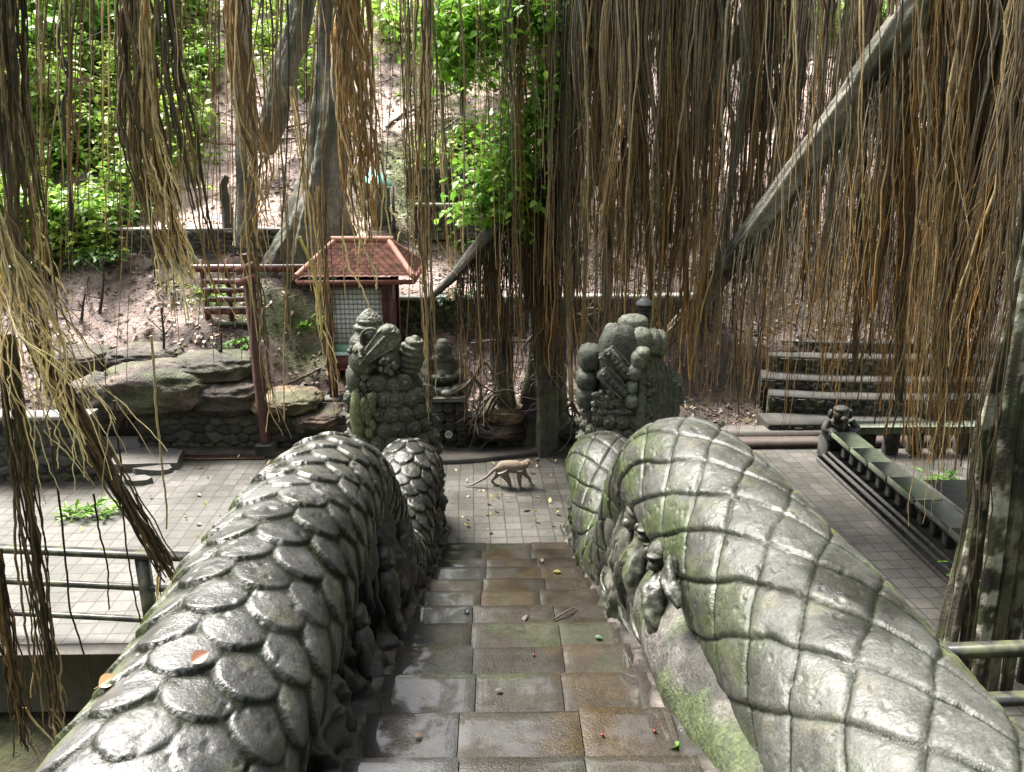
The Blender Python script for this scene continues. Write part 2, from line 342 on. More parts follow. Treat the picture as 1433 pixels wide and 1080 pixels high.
def steps():
    m = MB(); r = random.Random(5)
    for k in range(N_STEP + 3):
        yf = Y_BOT - k * RUN; zt = (k + 1) * RISE - RISE * .999 if False else k * RISE
        if k == 0: continue
        yb = yf - 2 * RUN + .1 if False else yf - RUN - .25
        m.box((X0 - .714, yf - RUN - .3, zt - .5), (X0 + .714, yf - .012, zt - .014), (.022, .02, .017))
        edges = [X0 - .715, X0 - .26 + r.uniform(-.03, .05), X0 + .26 + r.uniform(-.06, .06), X0 + .715]
        mid = k % 2 == 1
        for j in range(3):
            back = (.0 + r.uniform(0, .03)) if (mid and j == 1) else (r.uniform(0, .02) if mid else 0)
            y1 = yf - back - RUN
            g = r.uniform(.75, 1.2)
            c = np.array([(.021, .0205, .0175), (.023, .019, .0125), (.025, .019, .011)][j]) * g
            dz = r.uniform(-.004, .004)
            g2 = .0025
            yf2 = y1 + RUN
            # tread of step k spans from the riser of the next higher step to its own nosing
            nx = max(6, int((edges[j + 1] - edges[j]) / .03)); ny = int((yf2 - yb) / .03)
            xx = np.linspace(edges[j] + g2, edges[j + 1] - g2, nx); yy = np.linspace(yb, yf2, ny); X, Y = np.meshgrid(xx, yy, indexing='ij')
            Pn = np.stack([X, Y, X * 0 + k], -1)
            Z = zt + dz + (fbm(Pn * 5, 4, 41) - .5) * .012 - .006 * sst(.02, 0, np.minimum(np.minimum(X - xx[0], xx[-1] - X), yf2 - Y))
            stain = fbm(Pn * 2.2, 5, 51); wetg = sst(.5, .64, stain)
            cc = mix(np.broadcast_to(c, X.shape + (3,)), np.array((.042, .026, .009)) * g, wetg * (.7 if j else .3))
            cc = mix(cc, (.03, .042, .014), sst(.6, .72, fbm(Pn * 3.1 + 7, 4, 61)) * .5)
            m.grid(np.stack([X, Y, Z], -1), cc)
            # riser
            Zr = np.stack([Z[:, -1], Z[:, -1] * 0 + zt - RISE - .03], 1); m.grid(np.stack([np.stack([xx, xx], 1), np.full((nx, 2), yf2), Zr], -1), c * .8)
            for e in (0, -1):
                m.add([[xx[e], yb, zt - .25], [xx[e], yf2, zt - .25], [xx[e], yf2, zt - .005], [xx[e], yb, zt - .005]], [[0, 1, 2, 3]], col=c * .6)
    tag(m.build('stairs', M['step'], smooth=True), kind='structure')
    # stone margin strips between stair and sculptures
    m = MB()
    for sx in (-1, 1):
        ys = np.arange(.4, 8.9, .035); zz = stair_z(ys + RUN * .6) + .03 + (fbm(np.stack([ys * 4, ys * 0, ys * 0 + sx], -1), 3, 5) - .5) * .05
        prof = [(-.02, -.4), (-.02, .0), (.0, .02), (.10, .03), (.22, .035), (.3, .03)]
        P = np.stack([np.stack([np.full_like(ys, X0) + sx * (.72 + a + .015 * np.sin(ys * 9)), ys, zz + b], -1) for a, b in prof], 1)
        P[:, :, 2] += .03 * (fbm(P * 8, 3, 17) - .5)
        c = mix((.03, .027, .024), (.13, .11, .10), sst(.45, .62, fbm(P * 5, 4, 71)))
        m.grid(P, c)
    tag(m.build('stair_margin', M['naga']), kind='structure')
steps()

# ------------------------------------------------------------------ the two serpent sculptures
NAGA_P = {}
def naga(side):
    left = side < 0
    if left:
        pts = [[-1.22, .5, 2.62], [-1.15, 1.2, 2.45], [-1.08, 2.0, 2.49], [-1.06, 3.0, 2.56], [-1.06, 3.9, 2.55], [-1.06, 4.65, 2.43], [-1.05, 5.3, 1.95], [-1.02, 5.85, 1.28], [-1.0, 6.45, .92], [-.99, 7.1, 1.02], [-.99, 7.75, 1.2], [-1.0, 8.25, 1.05], [-1.06, 8.75, .75], [-1.2, 9.2, .7]]
        Rad = .365
        root = empty('serpent_sculpture', (-1.06, 4.6, 1.0), 'dark stone serpent left of the stairs with overlapping rounded scales and curl-covered head', 'sculpture', 'stone serpents flanking the stairs')
    else:
        pts = [[1.62, .5, 2.6], [1.54, 1.3, 2.36], [1.47, 2.1, 2.30], [1.43, 2.9, 2.33], [1.36, 3.7, 2.40], [1.29, 4.3, 2.45], [1.24, 4.85, 2.40], [1.22, 5.4, 2.03], [1.22, 5.9, 1.35], [1.19, 6.5, .95], [1.17, 7.1, 1.05], [1.17, 7.7, 1.22], [1.19, 8.2, 1.08], [1.28, 8.75, .75], [1.42, 9.2, .7]]
        Rad = .43
        root = empty('serpent_sculpture', (1.27, 4.6, 1.0), 'grey-green mossy stone serpent right of the stairs with flat diamond plates and lobed head', 'sculpture', 'stone serpents flanking the stairs')
    o = np.array(pts); tot = np.linalg.norm(np.diff(o, axis=0), axis=1).sum(); ns = int(tot / .009); nt = 300 if left else 380
    C = crom(pts, ns); T = np.gradient(C, axis=0); T /= np.linalg.norm(T, axis=1)[:, None]
    Bv = np.cross(T, [0, 0, 1.]); Bv /= np.linalg.norm(Bv, axis=1)[:, None]; U = np.cross(Bv, T)
    s = np.linspace(0, tot, ns)[:, None]; th = np.linspace(-np.pi, np.pi, nt, endpoint=False)[None, :]
    Sg, Th = np.broadcast_arrays(s, th)
    # per-scale pattern
    if left:
        w = 2 * np.pi / 10; rs = .165; Ls = .27
        row0 = np.floor(Sg / rs).astype(int); H = np.full(Sg.shape, -.02); ID = np.zeros(Sg.shape); JT = np.ones(Sg.shape)
        for dr in range(0, 3):
            row = row0 + dr; off = (row % 2) * .5
            for dc in (0,):
                cc = np.round(Th / w - off); jit = _hash(row, cc.astype(int) % 10, row * 0, 3)
                jt2 = _hash(row, cc.astype(int) % 10, row * 0, 9)
                u = ((row + .15 * (jit - .5)) * rs - Sg) / (Ls * (1 + .12 * (jt2 - .5))); v = (Th / w - off - cc + .06 * (jt2 - .5)) / .56
                hw = np.where(u < .42, 1, np.sqrt(np.clip(1 - ((u - .42) / .58) ** 2, 0, 1)))
                ins = (u >= 0) & (u <= 1) & (np.abs(v) < hw)
                edge = np.clip((hw - np.abs(v)) / .16, 0, 1)
                h = .004 + .030 * u + .007 * (1 - v * v) + .004 * (jit - .5) - .012 * (1 - edge) ** 2
                upd = ins & (h > H); H = np.where(upd, h, H); ID = np.where(upd, jit, ID); JT = np.where(upd, 1 - edge, JT)
    else:
        n = 9; w = 2 * np.pi / n; rs = .43; Q3 = np.stack([Sg * 2.6, np.cos(Th) * 1.4, np.sin(Th) * 1.4], -1)
        a = Sg / rs + Th / w + .34 * (fbm(Q3, 3, 4) - .5); b = Sg / rs - Th / w + .30 * (fbm(Q3, 3, 14) - .5); ia, ib = np.floor(a).astype(int), np.floor(b).astype(int); fa, fb = a - ia, b - ib
        ID = _hash(ia + ib, (ia - ib) % (2 * n), ia * 0, 3); da = np.minimum(fa, 1 - fa); db = np.minimum(fb, 1 - fb); worn = fbm(Q3 * 1.7, 3, 24)
        gw = .017 + .017 * worn; ga = 1 - sst(gw * .35, gw * 1.5, da); gb = (1 - sst(gw * .35, gw * 1.5, db)) * np.clip(.45 + 1.1 * fbm(Q3 * 1.3, 2, 25), 0, 1)
        H = .034 - .022 * np.maximum(ga, gb) - .004 * (1 - sst(.02, .30, np.minimum(da, db))) + .010 * (.5 - fa) ; JT = np.maximum(ga, gb)
    for _ in range(0 if left else 2):
        Hp = np.pad(H, ((1, 1), (0, 0)), mode='edge'); H = .5 * H + .25 * (Hp[:-2] + Hp[2:]); H = .5 * H + .25 * (np.roll(H, 1, 1) + np.roll(H, -1, 1))
    cs = np.cumsum(np.pad(H, ((9, 9), (0, 0)), mode='edge'), 0); Hb = (cs[17:] - np.vstack([np.zeros((1, nt)), cs[:-18]]) if False else (cs[17:-1] - cs[:-18]))[:ns] / 17; cs = np.cumsum(np.concatenate([Hb[:, -9:], Hb, Hb[:, :9]], 1), 1); Hb = ((cs[:, 17:-1] - cs[:, :-18]) / 17)[:, :nt]
    GR = sst(.0015, .0075, Hb - H)                   # moss and dirt that has settled in the joints
    P0 = C[:, None] + (Rad * (np.cos(Th)[..., None] * U[:, None] + np.sin(Th)[..., None] * Bv[:, None]))
    fin = (fbm(P0 * 22, 4, 77) - .5) * .010 - .006 * sst(.68, .76, fbm(P0 * 26, 2, 79)) + (fbm(P0 * 3, 3, 78) - .5) * .03
    taper = np.interp(Sg, [0, 1.5, 2.8, 4.2, 5.2, 12], [.75, 1, 1, .90, .88, .92])
    pw = .9                                           # slightly flattened cross-section
    rr = Rad * taper + H + fin
    P = C[:, None] + rr[..., None] * (np.cos(Th)[..., None] * U[:, None] + np.sin(Th)[..., None] * Bv[:, None])
    # stone colour: damp grey, lichen, moss on the outer shoulder and low on the flank
    g = fbm(P * 2.2, 5, 33); g2 = fbm(P * 7, 4, 35)
    if left: c = mix((.022, .0215, .0205), (.066, .065, .063), sst(.35, .62, g))
    else: c = mix((.022, .0225, .018), (.074, .075, .068), sst(.33, .6, g))
    c = c * (.8 + .4 * ID[..., None])
    outer = np.sin(Th) * side                         # +1 on the side away from the stairs
    moss = sst(.50, .80, outer + .6 * (g2 - .5)) * sst(.34, .48, fbm(P * 3, 4, 36))
    c = mix(c, (.085, .11, .025), moss * .85)
    c = mix(c, (.11, .105, .06), sst(.55, .7, g2) * .35)
    if not left:
        inner = sst(.25, .85, -outer) * sst(.42, .58, fbm(P * 4, 4, 37)) * np.interp(Sg, [2, 4.5], [.35, 1])
        c = mix(c, (.055, .078, .02), inner * .8)
    c = mix(c, (.010, .013, .005), np.maximum(GR * .9 if left else GR * .5, np.clip(JT * 1.5, 0, 1) ** 1.5 * .95) * np.clip(.5 + 1.0 * fbm(P * 6, 3, 38), 0, 1))
    m = MB(); m.grid(P, c, close_v=True)
    for k in (0, ns - 1): m.add(np.vstack([P[k], C[k][None]]), T=[[i, (i + 1) % nt, nt] for i in range(nt)], col=c[k].mean(0))
    m.build('scaled_body', M['naga'], root); NAGA_P[side] = P.reshape(-1, 3)
    # ---- carved flank under the body: relief between the stair margin and the coil
    ys = np.arange(1.0, 9.0, .014); axz = np.interp(ys, C[:, 1], C[:, 2]); axx = np.interp(ys, C[:, 1], C[:, 0])
    zb = stair_z(ys + .2) - .25; zt = axz - Rad * .35
    q = np.linspace(0, 1, 110)[None, :]; Zg = zb[:, None] + (zt - zb)[:, None] * q; Yg = np.broadcast_to(ys[:, None], Zg.shape)
    xin = X0 + side * .775
    A = np.stack([Yg * 3.0, Zg * 1.2, Yg * 0 + side], -1); wv = fbm(np.stack([Yg * 1.6, Zg * 1.6, Yg * 0], -1), 3, 91)
    rel = ridged(np.stack([Yg * 4.2 + 2.2 * wv, Zg * 1.7 + wv, Yg * 0 + 3 * side], -1), 3, 92); lump = fbm(np.stack([Yg * 3.2, Zg * 3.2, Yg * 0 + side], -1), 3, 93)
    depth = .16 * (rel - .55) + .20 * (lump - .5) + .05 * (ridged(np.stack([Yg * 11, Zg * 6 + 4 * wv, Yg * 0], -1), 2, 94) - .5)
    lean = (axx[:, None] - side * (Rad * .75) - xin) * q ** 1.6
    Xg = xin + lean - side * depth + side * .02
    P = np.stack([Xg, Yg, Zg], -1)
    if left: c = mix((.009, .0085, .008), (.03, .029, .027), sst(.45, .75, rel))  # left flank's shade is put into a blacker stone colour
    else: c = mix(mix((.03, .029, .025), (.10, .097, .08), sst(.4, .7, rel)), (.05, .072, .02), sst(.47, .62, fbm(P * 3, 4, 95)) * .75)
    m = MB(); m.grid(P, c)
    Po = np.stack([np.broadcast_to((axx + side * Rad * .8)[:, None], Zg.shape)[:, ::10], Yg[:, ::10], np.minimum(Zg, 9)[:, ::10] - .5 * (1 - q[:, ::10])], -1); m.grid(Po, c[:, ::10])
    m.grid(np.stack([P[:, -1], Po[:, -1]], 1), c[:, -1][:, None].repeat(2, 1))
    # carved figures standing out of the relief
    def fig(y, z, h, sx=.0):
        x = xin + side * (.05 + sx) ; cc = (.028, .027, .024) if left else (.09, .09, .07)
        d = lambda N: .12 * (fbm(N * 3 + y, 3, 5) - .5)
        m.ball((x, y, z + h * .40), (h * .14, h * .15, h * .17), cc, 24, 16, d); m.ball((x - side * h * .1, y - h * .06, z + h * .38), (h * .07, h * .06, h * .06), cc, 14, 10)
        m.ball((x, y, z), (h * .2, h * .2, h * .33), cc, 24, 16, d); m.ball((x - side * .03, y - h * .12, z - h * .12), (h * .1, h * .1, h * .3), cc, 20, 12, d)
        m.ball((x - side * .02, y + h * .16, z - h * .1), (h * .09, h * .08, h * .28), cc, 20, 12, d); m.ball((x, y, z + h * .5), (h * .12, h * .16, h * .08), cc, 18, 10, d)
    if left:
        for y, z, h in ((5.2, 1.5, .6), (6.0, .95, .5), (4.4, 1.85, .5), (3.5, 2.05, .42), (7.0, .6, .5), (7.9, .45, .5)): fig(y, z, h)
    else:
        for y, z, h in ((5.35, 1.75, .62), (4.75, 1.9, .62), (6.1, 1.0, .55), (6.8, .75, .5), (7.5, .5, .55), (8.2, .4, .5)): fig(y, z, h, .02)
    def Wx(px_, py_, x): d = ray(px_, py_); return np.array([0, 0, CAM_H]) + d * (x / d[0])
    cc = np.array((.035, .034, .03)) if left else np.array((.05, .052, .038)); rn = np.random.default_rng(5 if left else 6); xf = xin + side * .035
    def face(px_, py_, r):
        c0 = Wx(px_, py_, xf); f = -side; r = r * .8; m.ball(c0, (r * .8, r, r * 1.15), cc, 26, 18, lambda N: .22 * (fbm(N * 4, 3, 4) - .5)); fwd = np.array([f * .55, -.8, -.1]); fwd /= np.linalg.norm(fwd); sd_ = np.array([fwd[1], -fwd[0], 0]); sd_ /= np.linalg.norm(sd_)
        m.ball(c0 + fwd * r * .75 - [0, 0, r * .3], (r * .5, r * .5, r * .4), cc * 1.1, 18, 12); m.ball(c0 + fwd * r * .78 + [0, 0, r * .45], (r * .6, r * .5, r * .18), cc, 18, 10)
        for e in (-1, 1):
            m.ball(c0 + fwd * r * .85 + sd_ * e * r * .36 + [0, 0, r * .18], (r * .16,) * 3, cc * .6, 12, 8); m.ball(c0 + sd_ * e * r * .9, (r * .3, r * .3, r * .45), cc, 14, 10)
    def fold(p, q, r): a_ = Wx(*p, xf); b_ = Wx(*q, xf - side * .02); k_ = (a_ + b_) / 2 + [-side * rn.uniform(.02, .07), rn.normal(0, .03), 0]; m.tube(crom([a_, k_, b_], 40), np.interp(np.linspace(0, 1, 40), [0, .3, .8, 1], [r * .35, r * .7, r * .6, r * .2]), 24, mix(cc * .5, cc * rn.uniform(.8, 1.5), rn.random(40)), disp=lambda t, th: 1 + .22 * np.sin(3 * th + 7 * t + r * 90) + .5 * (fbm(np.stack([np.cos(th) * 2 + 0 * t, np.sin(th) * 2 + 0 * t, t * 9 + 0 * th + r * 400], -1), 3, 7) - .5))
    if left:
        pass
    else:
        face(905, 742, .085); face(922, 778, .10); face(826, 706, .06); face(862, 770, .06); face(880, 812, .05)
        for p, q, r in (((905, 765), (902, 880), .075), ((925, 800), (930, 900), .085), ((885, 745), (880, 860), .06), ((862, 790), (866, 880), .05), ((845, 730), (842, 820), .05), ((826, 722), (828, 800), .045), ((812, 700), (812, 770), .045), ((940, 780), (950, 850), .06), ((895, 830), (905, 910), .05), ((872, 830), (884, 890), .045), ((850, 790), (858, 850), .04)): fold(p, q, r)
        for k in range(60):
            t_ = rn.random(); c0 = Wx(812 + 95 * t_ + rn.normal(0, 10), 735 + 130 * t_ + rn.normal(0, 22), xf); m.ball(c0, rn.uniform(.02, .05, 3) * [1, 1, 1.5], cc * rn.uniform(.6, 1.5), 12, 8)
    m.build('carved_flank', M['naga'], root)
    if not left:                                      # smooth mossy belly roll below the plates
        pb = crom([[1.13, 1.2, 2.2], [1.08, 2.0, 2.13], [1.06, 2.8, 2.03], [1.04, 3.5, 1.95], [1.06, 4.1, 1.93], [1.12, 4.5, 1.9]], 150)
        tt = np.linspace(0, 1, 150)
        m = MB(); r = np.interp(tt, [0, .3, .6, .85, .97, 1], [.13, .17, .24, .25, .16, .04])
        n = 64; th2 = np.linspace(0, 2 * np.pi, n, endpoint=False)
        Pp = pb[:, None] + r[:, None, None] * np.stack([np.cos(th2), th2 * 0, np.sin(th2) * 1.15], -1)[None]
        Pp += ((fbm(Pp * 5, 4, 15) - .5) * .06)[..., None] * np.stack([np.cos(th2), th2 * 0, np.sin(th2)], -1)[None]
        gg = fbm(Pp * 4, 5, 16); c = mix((.025, .024, .02), (.11, .10, .092), sst(.46, .68, gg)); c = mix(c, (.045, .065, .018), sst(.42, .58, fbm(Pp * 2.5, 5, 18)) * .85)
        m.grid(Pp, c, close_v=True); m.build('belly_roll', M['statue'], root)
        for k, (y, z, rr) in enumerate(((2.05, 1.98, .11), (1.85, 2.02, .13), (2.3, 1.93, .09), (4.35, 1.72, .14), (4.0, 1.7, .12))):
            m = MB(); m.ball((.98, y, z), (rr, rr * 1.2, rr), (.07, .065, .055), 24, 16, lambda N: .2 * (fbm(N * 2 + k, 3, 6) - .5)); m.build('paw', M['statue'], root)
    return root

def curl(m, c, r, col, out, seed=0):
    """a carved hair curl: hemisphere with a spiral groove and a centre knob, facing 'out'"""
    out = np.array(out, float); out /= np.linalg.norm(out); ref = np.array([0, 0, 1.]) if abs(out[2]) < .9 else np.array([1., 0, 0])
    A = np.cross(ref, out); A /= np.linalg.norm(A); B = np.cross(out, A); nu, nv = 40, 22
    ph = np.linspace(0, 2 * np.pi, nu, endpoint=False)[:, None]; v = np.linspace(.03, .62 * np.pi, nv)[None, :]
    gro = .5 + .5 * np.cos(2 * np.pi * (v / .62 - ph / (2 * np.pi) * .32 * 2) * 1.0 / .64 + seed)
    rr = r * (1 - .24 * gro ** 2 * sst(.2, .5, v) + .16 * sst(.35, .1, v))
    P = (rr * np.sin(v) * np.cos(ph))[..., None] * A + (rr * np.sin(v) * np.sin(ph))[..., None] * B + (rr * np.cos(v) * np.ones_like(ph))[..., None] * out
    m.grid(P + np.array(c), col, close_u=True)
def column(m, cx, cy, zs, rx, ry, col, amp=.03, seed=0, nu=96):
    """upright mass with changing radii (zs, rx, ry lists)"""
    z = np.linspace(zs[0], zs[-1], 120)[:, None]; th = np.linspace(0, 2 * np.pi, nu, endpoint=False)[None, :]
    x = np.interp(z, zs, rx); y = np.interp(z, zs, ry); P = np.stack([cx + x * np.cos(th), cy + y * np.sin(th), z * np.ones_like(th)], -1)
    d = (fbm(P * 4, 4, seed) - .5) * 2 * amp; P[..., 0] += d * np.cos(th); P[..., 1] += d * np.sin(th)
    m.grid(P, col if np.ndim(col) == 1 else col(P), close_v=True); top = np.array([cx, cy, zs[-1]]); m.add(np.vstack([P[-1], top[None]]), T=[[i, (i + 1) % nu, nu] for i in range(nu)], col=np.array(col) if np.ndim(col) == 1 else (.12, .13, .1))
GREEN = lambda P: mix((.034, .034, .027), (.115, .122, .085), sst(.38, .62, fbm(P * 5, 4, 19)))
STONEC = (.085, .09, .064)
def pxball(m, px, py, wpx, hpx, D, dep, col=STONEC, **k):
    c = W(px, py, D); zc = D * 1.045 + .3; m.ball(c, (wpx / 2 / FPX * zc, dep, hpx / 2 / FPX * zc), col, k.pop('nu', 28), k.pop('nv', 18), **k)

def head_left(root):
    D = 9.15; cx = W(548, 600, D)[0]
    nz = lambda N: .08 * (fbm(N * 3, 3, 5) - .5)
    m = MB(); column(m, cx, D, [-.02, .5, 1.0, 1.5, 1.85, 2.05], [.56, .55, .53, .48, .42, .25], [.5, .5, .48, .45, .4, .25], GREEN, .05, 4)
    m.build('neck_mass', M['statue'], root)
    h = MB(); r = random.Random(3)
    for row in range(10):                             # rows of hair curls wrap the back of the neck
        z = 1.92 - row * .178; nC = 9 if row else 6
        for k in range(nC):
            a = R(-100 + 20.5 * (k + .5 * (row % 2))) if row else R(-72 + 20 * k)
            a += R(r.uniform(-3, 3)); rad = np.interp(z, [.3, 1.0, 1.9], [.56, .54, .40])
            out = (math.sin(a), -math.cos(a), .12); p = (cx + .04 + rad * math.sin(a), D - rad * .9 * math.cos(a), z + r.uniform(-.015, .015))
            g = r.uniform(.75, 1.25); curl(h, p, .105 * r.uniform(.92, 1.08), np.array(STONEC) * g, out, r.uniform(0, 6))
    h.build('hair_curls', M['statue'], root)
    # left hanging ornament, encrusted with small beads, and pale mossy flap below it
    b = MB()
    pxball(b, 506, 505, 34, 50, D - .25, .2, disp=nz); pxball(b, 498, 528, 26, 46, D - .25, .2, disp=nz)
    for k in range(70):
        px = r.uniform(488, 526); py = r.uniform(484, 560); pxball(b, px, py, r.uniform(6, 10), r.uniform(6, 11), D - .42 + .0025 * abs(px - 506) * 3, .05, np.array(STONEC) * r.uniform(.7, 1.5), nu=12, nv=8)
    for k in range(24): pxball(b, r.uniform(508, 524), r.uniform(555, 606), 9, 16, D - .48, .05, np.array((.11, .12, .06)) * r.uniform(.7, 1.3), nu=12, nv=8)
    pxball(b, 501, 580, 22, 80, D - .38, .14, (.17, .18, .085), disp=nz); pxball(b, 490, 556, 16, 26, D - .3, .1, disp=nz); curl(b, W(488, 557, D - .38), .07, STONEC, (-.4, -1, 0)); curl(b, W(489, 572, D - .38), .055, STONEC, (-.4, -1, 0))
    b.build('ear_ornament', M['statue'], root)
    # crown: bowl with a dark face opening, wrapped leaf and finial
    c = MB(); cc = W(524, 480, D)
    zz = np.array([2.02, 2.1, 2.25, 2.40, 2.50, 2.53]); column(c, cc[0], D, list(zz), [.22, .29, .31, .29, .2, .17], [.22, .29, .3, .28, .2, .17], GREEN, .012, 9)
    ft = W(517, 450, D)
    column(c, ft[0], D, [2.5, 2.54, 2.56, 2.60], [.17, .19, .19, .13], [.17, .19, .19, .13], (.11, .115, .09), .004)
    column(c, ft[0], D, [2.59, 2.60, 2.63, 2.67, 2.72, 2.76], [.12, .15, .155, .13, .08, .03], [.12, .15, .155, .13, .08, .03], (.12, .125, .1), .004)
    c.build('crown', M['statue'], root)
    f = MB()                                          # small carved face in the opening
    th = np.linspace(0, 2 * np.pi, 40); ce = W(519, 476, D - .30); f.tube(np.stack([ce[0] + .115 * np.cos(th), ce[1] + .02 * np.cos(th) ** 2, ce[2] + .135 * np.sin(th)], -1), .022, 8, STONEC, cap=False)
    pxball(f, 519, 476, 25, 30, D - .245, .05, (.03, .03, .025)); pxball(f, 519, 470, 9, 12, D - .29, .05, (.07, .07, .06)); pxball(f, 519, 482, 13, 14, D - .28, .05, (.055, .055, .05)); pxball(f, 512, 487, 6, 9, D - .29, .04, (.06, .06, .05)); pxball(f, 526, 487, 6, 9, D - .29, .04, (.06, .06, .05))
    f.build('carved_face', M['statue'], root)
    l = MB()                                          # the diagonal wrapped leaf
    a = np.linspace(0, 1, 60)[:, None]; q = np.linspace(-1, 1, 31)[None, :]
    wv = np.interp(a, [0, .25, .7, .9, 1], [.03, .09, .155, .13, .05])
    p0 = W(505, 508, D - .40); p1 = W(554, 462, D - .24); ax = p1 - p0; axn = ax / np.linalg.norm(ax); pn = np.array([axn[2], 0, -axn[0]])
    P = p0 + a[..., None] * ax + (q * wv)[..., None] * pn + ((-.07 * (1 - q ** 2) - .035 * np.exp(-((q + .25) / .12) ** 2) - .04 * np.exp(-((np.abs(q) - .88) / .10) ** 2)) * np.ones_like(a))[..., None] * np.array([0, 1., 0]); l.grid(P, (.13, .14, .105))
    P2 = P.copy(); P2[..., 1] = D - .1; l.grid(P2, STONEC)
    for e in (0, -1): l.grid(np.stack([P[:, e], P2[:, e]], 1), STONEC); l.grid(np.stack([P[e], P2[e]], 1), STONEC)
    pxball(l, 541, 462, 13, 13, D - .3, .08, (.14, .15, .115)); pxball(l, 545, 505, 30, 34, D - .25, .2, (.05, .05, .042), disp=nz)
    for k in range(14): pxball(l, r.uniform(530, 556), r.uniform(500, 522), 8, 8, D - .44, .04, np.array(STONEC) * r.uniform(.6, 1.3), nu=12, nv=8)
    l.build('crown_leaf', M['statue'], root)
    w = MB()                                          # ribbed ear fan on the right
    ce = W(575, 500, D - .05); u = np.linspace(0, 2 * np.pi, 60, endpoint=False)[:, None]; v = np.linspace(0, np.pi, 60)[None, :]
    N = np.stack([np.cos(u) * np.sin(v), np.sin(u) * np.sin(v), np.cos(v) * np.ones_like(u)], -1); rib = 1 + .05 * np.cos(N[..., 2:] * 24 + N[..., :1] * 3)
    P = N * rib * np.array([.165, .2, .27]); P[..., 0] += .05 * N[..., 2]; w.grid(P + ce, (.08, .088, .06), close_u=True)
    w.build('ear_fan', M['statue'], root)

